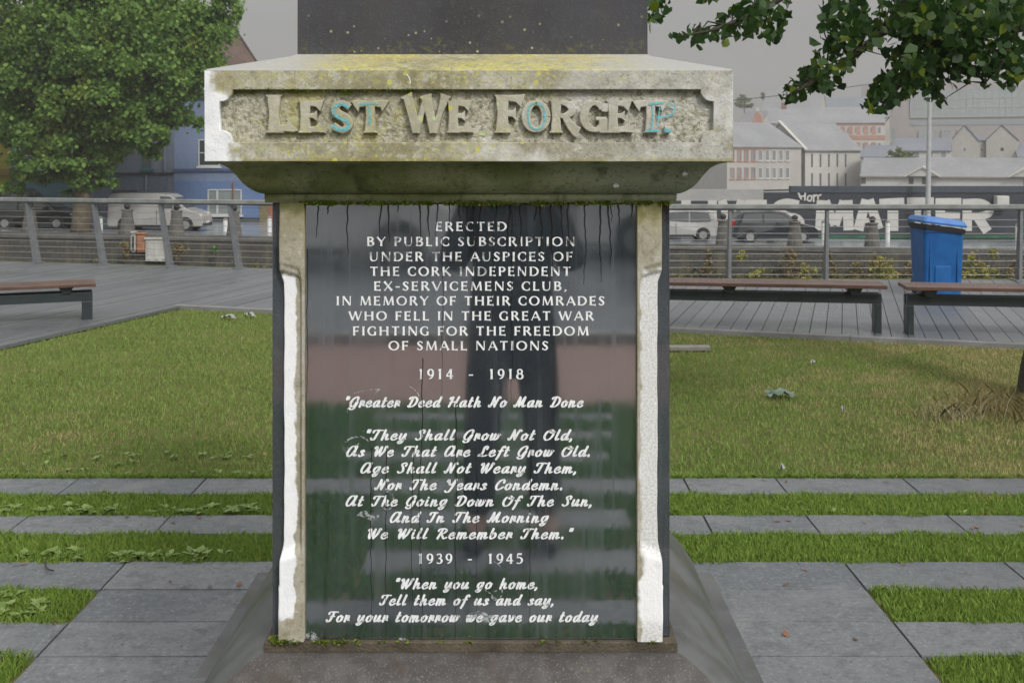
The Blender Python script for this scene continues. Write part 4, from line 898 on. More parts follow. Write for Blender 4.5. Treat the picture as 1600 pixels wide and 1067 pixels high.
# ------------------------------------------------------------------ blue wheelie bin
b = MB('blue_plastic'); n = b.noise(5, 4); M_blue = b.done(b.mix(b.ramp(n, .35, .65), (.004, .075, .25), (.008, .105, .32)), .32, .5)
M_black = simple('black_rubber', (.016, .016, .017), .55)
bz = thing('wheelie_bin', 'blue two-wheeled rubbish bin with its lid part open on the deck', 'bin', (PX(1470, 12.95), 13.1, .045))
bx, by, z0 = PX(1470, 12.95), 13.1, .045
def frust(bm, lv, cx, cy, bev=.02):
    rings = []
    for hx, hy0, hy1, z in lv:
        r = .045; pts = []
        for (sx, yy, a0) in ((1, hy1, 0), (-1, hy1, 90), (-1, hy0, 180), (1, hy0, 270)):
            for k in range(5):
                a = R(a0 + 90 * k / 4); ccx = cx + sx * (hx - r); ccy = cy + (yy - r if yy == hy1 else yy + r); pts.append(bm.verts.new((ccx + r * math.cos(a), ccy + r * math.sin(a), z)))
        rings.append(pts)
    n = len(rings[0])
    for A, B in zip(rings, rings[1:]):
        for i in range(n): bm.faces.new((A[i], A[(i + 1) % n], B[(i + 1) % n], B[i]))
    bm.faces.new(rings[0][::-1]); bm.faces.new(rings[-1])
bm = bmesh.new(); frust(bm, [(.272, -.27, .22, z0 + .03), (.292, -.31, .27, z0 + .885), (.30, -.325, .285, z0 + .888), (.302, -.327, .288, z0 + .925), (.285, -.31, .27, z0 + .93)], bx, by); body = obj('body', bm, M_blue, bz)
bxo('front_panel', bx - .13, bx + .10, by - .297, by - .268, z0 + .18, z0 + .42, M_blue, body, .006, Matrix.Translation((0, 0, 0)))
for sx in (-1, 1):
    bm = bmesh.new(); box(bm, bx + sx * .2 - .012, bx + sx * .2 + .012, by - .305, by - .268, z0 + .1, z0 + .86, .004, Matrix.Translation((0, 0, 0))); obj('rib', bm, M_blue, body)
    bm = bmesh.new(); disc_tube(bm, (bx + sx * .24, by + .2, z0 + .10), (1, 0, 0), .10, .05); obj('wheel', bm, M_black, bz)
tilt = Matrix.Translation((bx + .30, by, z0 + .95)) @ Matrix.Rotation(R(6.5), 4, 'Y') @ Matrix.Translation((-bx - .30, -by, -z0 - .95))
bm = bmesh.new(); frust(bm, [(.318, -.355, .31, z0 + .945), (.322, -.36, .315, z0 + .975), (.29, -.32, .29, z0 + 1.03), (.20, -.22, .2, z0 + 1.045)], bx, by)
for v_ in bm.verts: v_.co = tilt @ v_.co
lid = obj('lid', bm, simple('blue_lid', (.05, .16, .42), .4), bz)
bm = bmesh.new(); frust(bm, [(.308, -.34, .30, z0 + .885), (.312, -.348, .305, z0 + .944)], bx, by)
for v_ in bm.verts: v_.co = tilt @ v_.co + Vector((0, 0, -.02))
obj('lid_rim', bm, M_black, bz)
bm = bmesh.new(); tube(bm, [(bx - .2, by + .34, z0 + .93), (bx + .2, by + .34, z0 + .93)], .016, 10); obj('handle', bm, M_black, bz)
bz.scale = (.81, .84, .86)

# ------------------------------------------------------------------ far quay: walls, bollards, posts
def quay_mat(name, dk=1.0):
    b = MB(name); n = b.noise(.35, 6, .65); m_ = b.noise(2.2, 6, .7); st = b.noise(1.6, 5, .65, b.mapping((1, 1, .14))); z = b.xyz()[2]
    br = b.n('ShaderNodeTexBrick'); b.l(b.mapping((1, 1, 1), rot=(R(90), 0, 0)), br.inputs[0]); br.inputs['Scale'].default_value = 1.1; br.inputs['Mortar Size'].default_value = .03; br.inputs['Color1'].default_value = (.058, .056, .050, 1); br.inputs['Color2'].default_value = (.082, .078, .068, 1); br.inputs['Mortar'].default_value = (.04, .037, .033, 1)
    c = b.mix(b.ramp(m_, .4, .7, 0, .7), br.outputs[0], (.055, .052, .045)); c = b.mix(b.ramp(st, .5, .68, 0, .6), c, (.13, .115, .075))
    low = b.ramp(b.math('ADD', z, b.math('MULTIPLY', m_, 1.4)), -3.0, -1.5, .85, 0); c = b.mix(low, c, b.mix(b.ramp(m_, .4, .6), (.15, .135, .07), (.085, .09, .03)))
    return b.done(c, .9, .2)
M_quay = quay_mat('quay_stone')
def wall_strip(name, label, cat, xs, y, zt_, zb_, th, m, cop=True):
    root = thing(name, label, cat, (xs[0], y, zb_)); bm = bmesh.new(); bc = bmesh.new(); pa = pb = None
    for x in xs:
        z = zt_(x)
        A = [bm.verts.new(q) for q in ((x, y, zb_), (x, y, z - .25), (x, y + th, z - .25), (x, y + th, zb_))]
        B = [bc.verts.new(q) for q in ((x, y - .06, z - .25), (x, y - .06, z), (x, y + th, z), (x, y + th, z - .25))]
        if pa:
            for k in range(3): bm.faces.new((pa[k], pa[k + 1], A[k + 1], A[k]))
            for k in range(3): bc.faces.new((pb[k], pb[k + 1], B[k + 1], B[k]))
            bc.faces.new((pb[3], pb[0], B[0], B[3]))
        pa, pb = A, B
    bmesh.ops.recalc_face_normals(bm, faces=bm.faces); bmesh.ops.recalc_face_normals(bc, faces=bc.faces)
    obj('masonry', bm, m, root); obj('coping', bc, simple('quay_coping', (.095, .092, .085), .85, .3, 1.5), root); return root
wall_strip('quay_wall', 'old stained stone quay wall across the river below the parked cars', 'quay wall', list(range(-60, 64, 4)), 54.1, lambda x: zq(x) + .03, -7.2, .55, M_quay)
M_boll = simple('bollard_stone', (.10, .095, .085), .9, .3, 3)
def bollard(px, label, h=1.55):
    Y = 54.45; x = PX(px, Y); z = zq(x) + .02
    root = thing('bollard', label, 'bollard', (x, Y, z), 'tapered quay bollards')
    bm = bmesh.new(); tube(bm, [(x, Y, z), (x, Y, z + .25), (x, Y, z + h * .5), (x, Y, z + h * .74)], [.40, .37, .29, .25], 14); obj('shaft', bm, M_boll, root)
    bm = bmesh.new(); tube(bm, [(x, Y, z + h * .741), (x, Y, z + h * .78), (x, Y, z + h * .80)], [.30, .30, .2], 14); obj('collar', bm, M_boll, root)
    bm = bmesh.new(); tube(bm, [(x, Y, z + h * .801), (x, Y, z + h * .9), (x, Y, z + h * .95), (x, Y, z + h)], [.10, .17, .15, .05], 12); obj('cap', bm, M_black, root)
for px, l in ((47, 'tapered stone bollard on the quay in front of the black car'), (199, 'tapered stone bollard on the quay by the rear wheel of the white van'), (276, 'tapered stone bollard on the quay by the front wheel of the white van'), (366, 'tapered stone bollard on the quay before the blue house window'), (1130, 'tapered stone bollard on the quay nearest to the memorial, before the white van'), (1242, 'tapered stone bollard on the quay before the bonnet of the dark car'), (1363, 'tapered stone bollard on the quay left of the blue bin')): bollard(px, l)
M_wp = simple('white_post_paint', (.62, .63, .62), .6, .1, 4)
def marker(px, py0, py1, label, Y):
    x = PX(px, Y); z1, z0 = PZ(py0, Y), zq(x) + .004
    root = thing('marker_post', label, 'post', (x, Y, z0), 'white roadside posts')
    bm = bmesh.new(); tube(bm, [(x, Y, z0), (x, Y, z1 - .12)], .12, 10); obj('post_shaft', bm, M_wp, root); bm = bmesh.new(); tube(bm, [(x, Y, z1 - .118), (x, Y, z1 - .03), (x, Y, z1)], [.125, .125, .07], 10); obj('post_cap', bm, simple('post_cap_grey', (.2, .2, .2), .6), root)
for px, a, c, l, Y in ((157, 338, 356, 'white marker post just right of the big tree trunk', 56.5), (352, 341, 361, 'white marker post below the window of the blue house', 57.5), (421, 338, 362, 'white marker post hard against the left side of the memorial', 57.5), (1287, 345, 372, 'white marker post in front of the black painted wall left of the A', 58.5), (1387, 345, 372, 'white marker post in front of the black painted wall under the T', 58.5), (1590, 350, 374, 'white marker post at the far right end of the painted wall', 58.5)): marker(px, a, c, l, Y)
# slab, rusty plate and post leaning on the quay wall
Yq = 53.9
def slabp(name, label, cat, px0, px1, py0, py1, m, th=.2, dy=0):
    a, c = P(px0, py1, Yq - dy), P(px1, py0, Yq - dy); root = thing(name, label, cat, (a.x, a.y, a.z))
    bxo('panel', a.x, c.x, Yq - dy - th, Yq - dy, a.z, c.z, m, root, .04)
    n = 3
    for i in range(n): x = a.x + (c.x - a.x) * (i + .5) / n; bxo('ridge', x - .07, x + .07, Yq - dy - th - .05, Yq - dy - th - .001, a.z + .1, c.z - .1, m, root, .02)
    bxo('top_rim', a.x - .05, c.x + .05, Yq - dy - th - .06, Yq - dy, c.z + .001, c.z + .09, m, root, .02)
slabp('concrete_slab', 'pale ribbed concrete slab standing against the quay wall on the left', 'slab', 229, 263, 374, 408, simple('pale_slab', (.40, .40, .375), .85, .2, 1.5))
slabp('rusty_plate', 'rusty orange plate fixed to the quay wall beside the pale slab', 'plate', 215, 228, 366, 394, simple('rust', (.30, .135, .07), .9, .35, 2.5), .12)
slabp('timber_fender', 'pale upright timber fender on the quay wall left of the rusty plate', 'timber', 208, 213, 364, 394, simple('pale_timber', (.36, .355, .33), .85, .2, 2), .2)

# ------------------------------------------------------------------ leaves, trees and wall plants
def leaf_cloud(name, C, size, m, parent=None, droop=.3, aspect=.62, up=None):
    "C (n,3) leaf centres; each leaf is a bent five-sided blade"
    n = len(C); d = rng.normal(size=(n, 3)); d[:, 2] -= droop; d /= np.linalg.norm(d, axis=1)[:, None]
    t = np.cross(d, rng.normal(size=(n, 3))); t /= np.linalg.norm(t, axis=1)[:, None]; nn = np.cross(d, t)
    s = (size * rng.uniform(.6, 1.3, n))[:, None]; wv = aspect * s * .5; k = rng.uniform(-.2, .3, (n, 1)) * s
    V = np.stack([C - d * s * .45, C - d * s * .12 + t * wv + nn * k, C + d * s * .22 + t * wv * .8 + nn * k, C + d * s * .58, C + d * s * .22 - t * wv * .8 + nn * k, C - d * s * .12 - t * wv + nn * k], 1).reshape(-1, 3)
    i = np.arange(n)[:, None] * 6
    return npmesh(name, V, i + np.array([[0, 1, 2, 3, 4, 5]]), 6, m, parent)
def leaf_mat(name, a, c_, yel, tr_=.35, rough=.45, clump=None, spk=1.0):
    b = MB(name); isl = b.island(); pos = b.n('ShaderNodeNewGeometry').outputs['Position']; c = b.mix(isl, a, c_)
    c = b.mix(b.ramp(b.noise(clump or .8, 3, .6, pos), .5, .72, 0, .7), c, yel)
    c = b.mix(b.math('MULTIPLY', b.math('GREATER_THAN', isl, .93), spk), c, yel)
    tr = b.n('ShaderNodeBsdfTranslucent'); b.put(tr.inputs[0], c); ms = b.n('ShaderNodeMixShader'); ms.inputs[0].default_value = tr_; b.l(b.b.outputs[0], ms.inputs[1]); b.l(tr.outputs[0], ms.inputs[2]); b.l(ms.outputs[0], b.out.inputs[0])
    return b.done(c, rough, .4)
M_bark = simple('bark', (.10, .082, .055), .95, .4, 3, bump=.8, bscale=14)
M_bark2 = simple('mossy_bark', (.045, .042, .028), .95, .4, 9, bump=.9, bscale=60)
def blob_points(blobs, n, shell=.55, dens=90, spread=.13):
    out = []
    w = np.array([b_[3] * b_[4] * b_[5] for b_ in blobs]) ** .67; w = w / w.sum()
    for b_, k in zip(blobs, (w * n).astype(int)):
        nc = max(6, int(k / dens)); dirs = rng.normal(size=(nc, 3)); dirs /= np.linalg.norm(dirs, axis=1)[:, None]
        rad = rng.uniform(shell, 1, nc)[:, None]; cc = dirs * rad
        pts = cc[rng.integers(0, nc, k)] + rng.normal(size=(k, 3)) * spread
        out.append(np.array(b_[:3]) + pts * np.array(b_[3:6]))
    return np.concatenate(out)
def pxblob(px, py, Y, rx, ry, rd): s = Y / F; c = P(px, py, Y); return (c.x, c.y, c.z, rx * s, rd, ry * s)
# big plane tree on the far quay
Yt = 53.6; Yt = 55.6
tx = PX(127, Yt); tz = zq(tx)
bigt = thing('plane_tree', 'large leafy green tree with a thick trunk on the far quay before the grey house', 'tree', (tx, Yt, tz))
bm = bmesh.new(); tube(bm, [(tx, Yt, tz - .1), (tx, Yt, tz + .5), (tx + .1, Yt, tz + 2.5), (tx + .3, Yt + .2, tz + 5), (tx + .6, Yt + .2, tz + 9), (tx + .5, Yt, tz + 14)], [.56, .47, .40, .38, .28, .12], 14); obj('trunk', bm, M_bark, bigt, smooth=True)
tips = [(40, 190, 4), (60, 60, 3), (260, 90, 3.4), (330, 60, 4.4), (215, 175, 3), (160, 40, 2), (140, 215, 2.6), (280, 190, 4.2), (-30, 120, 4), (200, -80, 3), (90, -60, 3)]
for i, (px, py, z0_) in enumerate(tips):
    e_ = P(px, py, Yt + rnd.uniform(-2, 2)); s_ = Vector((tx + .1 + .03 * z0_, Yt, tz + z0_)); mid = s_.lerp(e_, .5) + Vector((0, 0, .5)); bm = bmesh.new(); tube(bm, [s_, s_.lerp(mid, .5), mid, mid.lerp(e_, .6), e_], [.2, .15, .11, .07, .03], 8); obj('limb', bm, M_bark, bigt, smooth=True)
blobs = [pxblob(*a) for a in ((190, 45, Yt, 130, 90, 4.0), (60, 60, Yt, 120, 95, 3.6), (300, 30, Yt, 72, 65, 2.6), (300, 105, Yt, 62, 60, 2.3), (225, 150, Yt, 78, 60, 2.5), (110, 165, Yt, 95, 62, 2.8), (268, 190, Yt, 44, 34, 1.6), (90, 240, Yt, 62, 42, 1.8), (150, 258, Yt, 38, 30, 1.3), (55, 268, Yt, 42, 26, 1.3), (252, 232, Yt, 22, 20, .9), (15, 150, Yt, 70, 70, 2.8), (-60, 60, Yt, 110, 130, 4), (130, -90, Yt, 190, 110, 4.5), (352, 10, Yt, 30, 45, 1.5), (20, 290, Yt, 22, 16, .8), (115, 292, Yt, 50, 14, .9), (175, 285, Yt, 22, 12, .7), (150, 222, Yt, 62, 44, 1.8), (60, 232, Yt, 62, 44, 1.8), (208, 212, Yt, 40, 36, 1.4), (120, 270, Yt - .8, 56, 24, .8), (240, 110, Yt - 1.5, 70, 60, 2), (150, 150, Yt - 2.2, 80, 60, 1.6), (215, 185, Yt - 1.8, 48, 40, 1.2), (130, 100, Yt - 2.6, 80, 50, 1.5), (110, 245, Yt - 1.5, 50, 34, 1.0))]
pts = blob_points(blobs, 135000, .3, 170, .125)
leaf_cloud('crown', pts, .20, leaf_mat('plane_leaf', (.095, .20, .042), (.22, .35, .072), (.30, .37, .07), .45, .6, .5, .25), bigt, .5, .95)
# dark tree further left along the quay
tx2 = PX(-45, 60); t2 = thing('dark_tree', 'dark tree at the left edge behind the large leafy tree', 'tree', (tx2, 60, zq(tx2)))
bm = bmesh.new(); tube(bm, [(tx2, 60, zq(tx2) - .1), (tx2, 60, 2), (tx2 + .2, 60, 6)], [.35, .28, .1], 10); obj('trunk', bm, M_bark, t2)
leaf_cloud('crown', blob_points([pxblob(-30, 120, 60, 80, 110, 3)], 9000, .3), .22, leaf_mat('dark_leaf', (.012, .025, .008), (.03, .05, .015), (.05, .06, .02), .2), t2)
# near tree at the right with hanging branches
Yn = 7.5; tx = 3.66
lime = thing('lime_tree', 'near tree at the right edge with low hanging dark green leafy branches', 'tree', (tx, Yn, 0))
bm = bmesh.new(); tube(bm, [(tx + .06, Yn, -.05), (tx + .05, Yn, .06), (tx + .05, Yn, .22), (tx + .12, Yn, .6), (tx + .36, Yn, 1.6), (tx + .5, Yn - .1, 2.6), (tx + .42, Yn - .2, 4.2), (tx + .2, Yn, 6)], [.27, .215, .19, .175, .16, .14, .09, .03], 16); obj('trunk', bm, M_bark2, lime, smooth=True)
def branch(pix, r0, Y0=Yn - .1, start=None):
    pts = [P(a, c, Y) for a, c, Y in pix]; pts = ([start] if start else []) + pts
    q = [Vector(tuple(p)) for p in catmull([tuple(p) for p in pts], 5)]; bm = bmesh.new(); tube(bm, q, [r0 * (1 - .88 * i / (len(q) - 1)) for i in range(len(q))], 6); obj('branch', bm, M_bark2, lime, smooth=True); return q
S0 = Vector((tx + .5, Yn - .1, 2.55)); S1 = Vector((tx + .46, Yn - .15, 3.3))
branch([(1520, -40, 6.8), (1420, 20, 6.3), (1330, 90, 6.0), (1250, 140, 5.8), (1228, 152, 5.8)], .04, start=S0)
branch([(1560, -30, 6.4), (1480, 60, 6.1), (1420, 120, 6.0), (1372, 172, 5.9)], .035, start=S0)
branch([(1450, -120, 6.6), (1300, -50, 6.2), (1200, 10, 6.0), (1120, 45, 5.8), (1058, 58, 5.8)], .035, start=S1)
branch([(1600, 40, 6.2), (1570, 90, 6.0), (1540, 130, 6.0)], .03, start=S0)
branch([(1300, -140, 6.2), (1120, -60, 5.9), (1020, 5, 5.8)], .03, start=S1)
cl_ = []; centres = []; BR = []
def cluster(px, py, rx, ry, n, Y=6.0, rd=.25, holes=True):
    centres.append((px, py, rx, ry, Y))
    for _ in range(n):
        a = rnd.uniform(0, 6.283); r_ = rnd.random() ** .55; q = P(px + rx * r_ * math.cos(a), py + ry * r_ * math.sin(a), Y + rnd.gauss(0, rd)); cl_.append(tuple(q))
        if rnd.random() < .25: cl_.append((q.x + rnd.gauss(0, .03), q.y + rnd.gauss(0, .03), q.z + rnd.gauss(0, .03)))
for a in ((1195, 18, 40, 40, 95), (1160, 35, 40, 24, 60), (1115, 48, 32, 12, 30), (1080, 58, 26, 10, 14), (1022, 14, 18, 22, 34), (1105, -5, 14, 10, 12), (1207, 50, 14, 22, 18),
          (1320, 25, 40, 42, 120), (1330, 60, 38, 30, 80), (1300, 95, 34, 26, 56), (1268, 122, 26, 18, 36), (1240, 145, 20, 12, 20), (1300, 132, 26, 10, 12), (1392, 95, 14, 22, 12),
          (1500, 20, 110, 50, 420), (1470, 60, 60, 40, 220), (1560, 45, 55, 55, 230), (1440, 95, 40, 32, 120), (1400, 130, 36, 22, 70), (1375, 155, 24, 20, 44), (1440, 130, 30, 18, 40), (1480, 110, 40, 26, 60), (1540, 95, 44, 26, 60), (1585, 100, 26, 30, 46), (1552, 128, 14, 14, 7), (1452, 150, 16, 12, 6), (1385, 172, 10, 12, 6), (1470, 158, 12, 8, 4), (1425, 20, 60, 40, 150), (1386, 60, 20, 30, 18)): cluster(*a)
for _ in range(5200):
    v = Vector((rnd.gauss(0, 1), rnd.gauss(0, 1), rnd.gauss(0, 1))).normalized() * rnd.random() ** .4; q = Vector((3.6 + 2.3 * v.x, 7.4 + 1.9 * v.y, 4.9 + 1.9 * v.z))
    if q.z > PZ(-15, q.y) + .05: cl_.append(tuple(q))
bm = bmesh.new(); allq = [q for o_ in lime.children if o_.name.startswith('branch') for q in [v_.co + lime.location for v_ in o_.data.vertices][::6]]
for px, py, rx, ry, Y in centres:
    for k in range(max(2, int(rx * ry / 260))):
        a = rnd.uniform(0, 6.28); e_ = P(px + rx * .85 * math.cos(a), py + ry * .85 * math.sin(a), Y + rnd.gauss(0, .12)); st_ = min(allq, key=lambda q: (q - e_).length)
        if (st_ - e_).length < 1.1:
            md_ = st_.lerp(e_, .55) + Vector((rnd.gauss(0, .02), rnd.gauss(0, .03), .05)); tube(bm, [st_, st_.lerp(md_, .6), md_, e_], [.007, .005, .004, .002], 5)
obj('twigs', bm, M_bark2, lime)['kind'] = 'stuff'
leaf_cloud('crown', np.array(cl_), .064, leaf_mat('lime_leaf', (.014, .046, .010), (.040, .095, .014), (.14, .19, .012), .42, .55, 2.2), lime, 1.1, .70)
# plants on the mud and on the wall
M_wp1 = leaf_mat('yellow_shrub', (.20, .23, .03), (.36, .34, .06), (.36, .24, .07), .3, .6, 1.3); M_wp2 = leaf_mat('brown_shrub', (.16, .11, .05), (.22, .17, .06), (.24, .20, .05), .3, .7, 1.3)
def wall_plant(px, py, rx, ry, m, label, n=420):
    n = int(n * 2.2); rx *= 1.1
    Y = 53.2; bl = pxblob(px, py, Y, rx, ry, .35); base = P(px, py + ry, Y); root = thing('wall_shrub', label, 'shrub', base, 'wild shrubs against the quay wall')
    C = blob_points([bl, (bl[0], bl[1], bl[2] - bl[5] * .5, bl[3] * .8, bl[4], bl[5] * .6)], n, .1); leaf_cloud('foliage', C, .16, m, root, -.3, .6)
    bm = bmesh.new()
    for k in range(5):
        a = rnd.uniform(-.8, .8); tube(bm, [base + Vector((a * .1, 0, -.2)), base + Vector((a * bl[3] * .5, 0, bl[5])), base + Vector((a * bl[3], 0, bl[5] * 1.8))], [.025, .02, .008], 4)
    o = obj('stems', bm, M_bark, root)
for a in ((1108, 412, 14, 24, M_wp2, 'thin brown shrub against the quay wall right of the memorial', 160), (1160, 400, 8, 7, M_wp1, 'small bright yellow plant high on the quay wall', 110), (1182, 424, 14, 12, M_wp1, 'low straggly shrub between the small yellow plant and the tall shrub', 90), (1233, 412, 20, 34, M_wp2, 'tall straggly brown and green shrub below the dark car', 520), (1262, 424, 18, 18, M_wp1, 'low green shrub right of the tall straggly shrub', 220), (1300, 418, 10, 22, M_wp2, 'reddish brown shrub left of the yellow shrubs', 150), (1338, 422, 22, 22, M_wp2, 'straggly brown shrub left of the yellow shrub', 260), (1365, 408, 10, 22, M_wp1, 'narrow upright yellow shrub behind the wires', 150), (1385, 418, 20, 26, M_wp1, 'bushy yellow green shrub nearest the bin on its left', 520), (1422, 425, 16, 18, M_wp2, 'brownish shrub half hidden by the left of the bin', 180), (1515, 422, 18, 24, M_wp1, 'bushy yellow green shrub just right of the bin', 380), (1545, 418, 20, 28, M_wp1, 'tall yellow shrub with pale flowers right of the bin', 460), (1585, 422, 20, 26, M_wp2, 'brown and yellow shrub at the right edge', 380), (197, 385, 9, 18, M_wp2, 'dry straw coloured plant hanging on the quay wall below the white van', 150), (335, 388, 7, 6, leaf_mat('green_plant', (.06, .13, .03), (.10, .2, .05), (.14, .2, .05)), 'small green plant on the quay wall below the blue house', 100), (278, 388, 18, 12, M_wp2, 'rusty brown plant right of the pale slab', 140)): wall_plant(*a)
# moss and weeds lining the foot of the wall
X = rng.uniform(-32, 30, 9000); C = np.stack([X, 53.6 + rng.normal(0, .12, 9000), -4.35 + np.abs(rng.normal(0, .22, 9000)) * (1 + .8 * np.sin(X * 1.3) * np.sin(X * .37)) ], 1)
tag(leaf_cloud('bank_weeds', C, .16, leaf_mat('bank_leaf', (.07, .085, .02), (.15, .14, .04), (.18, .13, .06), .3, .7, .6)), kind='stuff')

# ------------------------------------------------------------------ vehicles
M_glass = simple('car_glass', (.035, .042, .045), .06, .2, 1, spec=.8); M_tyre = simple('tyre', (.018, .018, .018), .8); M_rim = simple('rim', (.34, .345, .35), .35, .15, metal=.6); M_trim = simple('black_trim', (.02, .02, .021), .5)
M_lamp = simple('headlamp', (.55, .56, .56), .15, .1); M_tail = simple('tail_lamp', (.35, .02, .02), .2); M_plate = simple('plate', (.62, .62, .58), .5)
def vehicle(name, label, cat, loc, L, W, prof, glass, wheels, paint, head=1, lamps=None, group=None, front_glass=None):
    "side profile (x, z) in metres, x forward; front faces +X"
    root = thing(name, label, cat, loc, group); o = Vector(loc); H_ = max(z for _, z in prof); belt = .56 * H_
    def half(z): return W / 2 * (1 - .13 * max(0, (z - belt) / (H_ - belt)) ** 1.2 - .04 * max(0, (.5 - z) / .5))
    def at(x, z, s, e=0): return o + Vector((head * (x - L / 2), s * (half(z) + e), z))
    bm = bmesh.new(); A = [bm.verts.new(at(x, z, -1)) for x, z in prof]; B = [bm.verts.new(at(x, z, 1)) for x, z in prof]; n = len(prof)
    bm.faces.new(A); bm.faces.new(B[::-1])
    for i in range(n): bm.faces.new((A[i], B[i], B[(i + 1) % n], A[(i + 1) % n]))
    bmesh.ops.recalc_face_normals(bm, faces=bm.faces)
    bmesh.ops.bevel(bm, geom=[e for e in bm.edges if len(e.link_faces) == 2 and e.calc_face_angle(0) > .5], offset=.055, segments=3, affect='EDGES', profile=.6, clamp_overlap=True)
    bmesh.ops.triangulate(bm, faces=[f for f in bm.faces if len(f.verts) > 4]); body = obj('body', bm, paint, root)
    for s in (-1, 1):
        for poly in glass:
            bm = bmesh.new(); f = [bm.verts.new(at(x, z, s, .006)) for x, z in poly]; bm.faces.new(f if s * head < 0 else f[::-1]); obj('side_window', bm, M_glass, body)
        for wx, wr in wheels:
            c = o + Vector((head * (wx - L / 2), s * (W / 2 - .10), wr))
            bm = bmesh.new(); disc_tube(bm, o + Vector((head * (wx - L / 2), s * (half(wr) - .04), wr + .02)), (0, 1, 0), wr * 1.17, .10, 22); obj('wheel_arch', bm, M_trim, body)
            bm = bmesh.new(); disc_tube(bm, c + Vector((0, s * .01, 0)), (0, 1, 0), wr, .22, 22); wh = obj('wheel', bm, M_tyre, root)
            bm = bmesh.new(); disc_tube(bm, c + Vector((0, s * .125, 0)), (0, 1, 0), wr * .64, .02, 18); obj('rim', bm, M_rim, wh)
        mx_ = o + Vector((head * (wheels[1][0] - .55 - L / 2), s * (half(belt) + .12), belt + .18)); bm = bmesh.new(); box(bm, mx_.x - .07, mx_.x + .07, mx_.y - .09, mx_.y + .09, mx_.z - .11, mx_.z + .08, .03); obj('mirror', bm, paint, body)
        bxo('door_seam', *sorted((at(wheels[0][0] + (wheels[1][0] - wheels[0][0]) * .52, .5, s).x + q for q in (-.01, .01))), *sorted((s * (half(.6) + .004) + o.y, s * (half(.6) - .05) + o.y)), o.z + .34, o.z + belt, M_trim, body)
        for lx_, lz_, lw, lh, mm, nm in (lamps or []):
            c = at(lx_, lz_, s * .74); bm = bmesh.new(); box(bm, c.x - .12, c.x + .12, c.y - lw, c.y + lw, c.z - lh, c.z + lh, .04); obj(nm, bm, mm, body)
        bxo('sill_trim', *sorted((o.x + head * (wheels[0][0] + .45 - L / 2), o.x + head * (wheels[1][0] - .45 - L / 2))), *sorted((o.y + s * (half(.28) + .012), o.y + s * (half(.28) - .05))), o.z + .24, o.z + .34, M_trim, body, .008)
    if front_glass:
        for (xa, za), (xb, zb_) in front_glass:
            e = .05; bm = bmesh.new(); d = Vector((zb_ - za, xa - xb)); d = d.normalized() * .012; d = d if d.y > 0 else -d
            q = [o + Vector((head * (xa + d.x - L / 2), s * (half(za) - .1), za + d.y)) for s in (-1, 1)] + [o + Vector((head * (xb + d.x - L / 2), s * (half(zb_) - .1), zb_ + d.y)) for s in (1, -1)]
            bm.faces.new([bm.verts.new(v) for v in q]); obj('windscreen', bm, M_glass, body)
    xf = max(x for x, _ in prof)
    c = o + Vector((head * (xf + .012 - L / 2), 0, .46)); bxo('number_plate', c.x - .012, c.x + .012, c.y - .26, c.y + .26, c.z - .06, c.z + .06, M_plate, body)
    c = o + Vector((head * (xf - .03 - L / 2), 0, .34)); bxo('bumper', c.x - .05, c.x + .05, c.y - W / 2 + .1, c.y + W / 2 - .1, c.z - .12, c.z + .06, M_trim, body, .03)
    return root
def car_paint(name, col): return simple(name, col, .18, .08, 1, spec=.7)
VAN = [(0, .35), (0.02, 1.0), (.05, 1.85), (.25, 1.97), (2.6, 1.98), (3.15, 1.93), (3.45, 1.78), (4.15, 1.16), (4.75, .98), (4.95, .78), (5.0, .45), (4.95, .25), (.1, .25)]
VG = [[(2.75, 1.2), (2.75, 1.83), (3.28, 1.80), (3.92, 1.2)]]
VW = [(.95, .34), (4.1, .34)]; VL = [(4.80, .82, .20, .11, M_lamp, 'headlight'), (.03, 1.1, .07, .2, M_tail, 'tail_light')]
xv = PX(249, 57.5)
vehicle('van', 'white panel van parked on the far quay before the grey and blue houses', 'van', (xv, 57.7, zq(xv)), 5.0, 1.9, VAN, VG, VW, car_paint('silver_white_paint', (.33, .325, .31)), 1, VL, 'vehicles on the far quay', [((4.1, 1.22), (3.5, 1.76))])
MPV = [(0, .4), (.02, .9), (.28, 1.5), (.55, 1.62), (2.0, 1.66), (2.6, 1.58), (3.5, 1.05), (4.15, .88), (4.38, .68), (4.42, .42), (4.35, .24), (.1, .24)]
MG = [[(.42, 1.05), (.56, 1.48), (1.5, 1.53), (1.5, 1.02)], [(1.58, 1.02), (1.58, 1.53), (2.5, 1.49), (3.1, 1.08)]]
ML = [(4.18, .72, .2, .10, M_lamp, 'headlight'), (.06, 1.0, .08, .15, M_tail, 'tail_light')]; MW = [(.85, .32), (3.55, .32)]
xv = PX(1208, 57)
vehicle('car', 'dark people carrier driving along the quay before the painted wall', 'car', (xv, 57.2, zq(xv)), 4.42, 1.8, MPV, MG, MW, car_paint('dark_navy_paint', (.018, .021, .028)), 1, ML, 'vehicles on the far quay', [((3.45, 1.1), (2.65, 1.57))])
xv = PX(1054, 57.2)
vehicle('car', 'white car on the far quay partly behind the memorial', 'car', (xv, 57.3, zq(xv)), 4.42, 1.8, MPV, MG, MW, car_paint('white_paint', (.33, .33, .325)), -1, ML, 'vehicles on the far quay', [((3.45, 1.1), (2.65, 1.57))])
xv = PX(52, 57)
vehicle('car', 'black car parked on the far quay behind the big tree trunk', 'car', (xv, 57.6, zq(xv)), 4.42, 1.8, [(a, b_ * 1.0) for a, b_ in MPV], MG, MW, car_paint('black_paint', (.012, .012, .013)), 1, ML, 'vehicles on the far quay', [((3.45, 1.1), (2.65, 1.57))])
xv = PX(-95, 58)
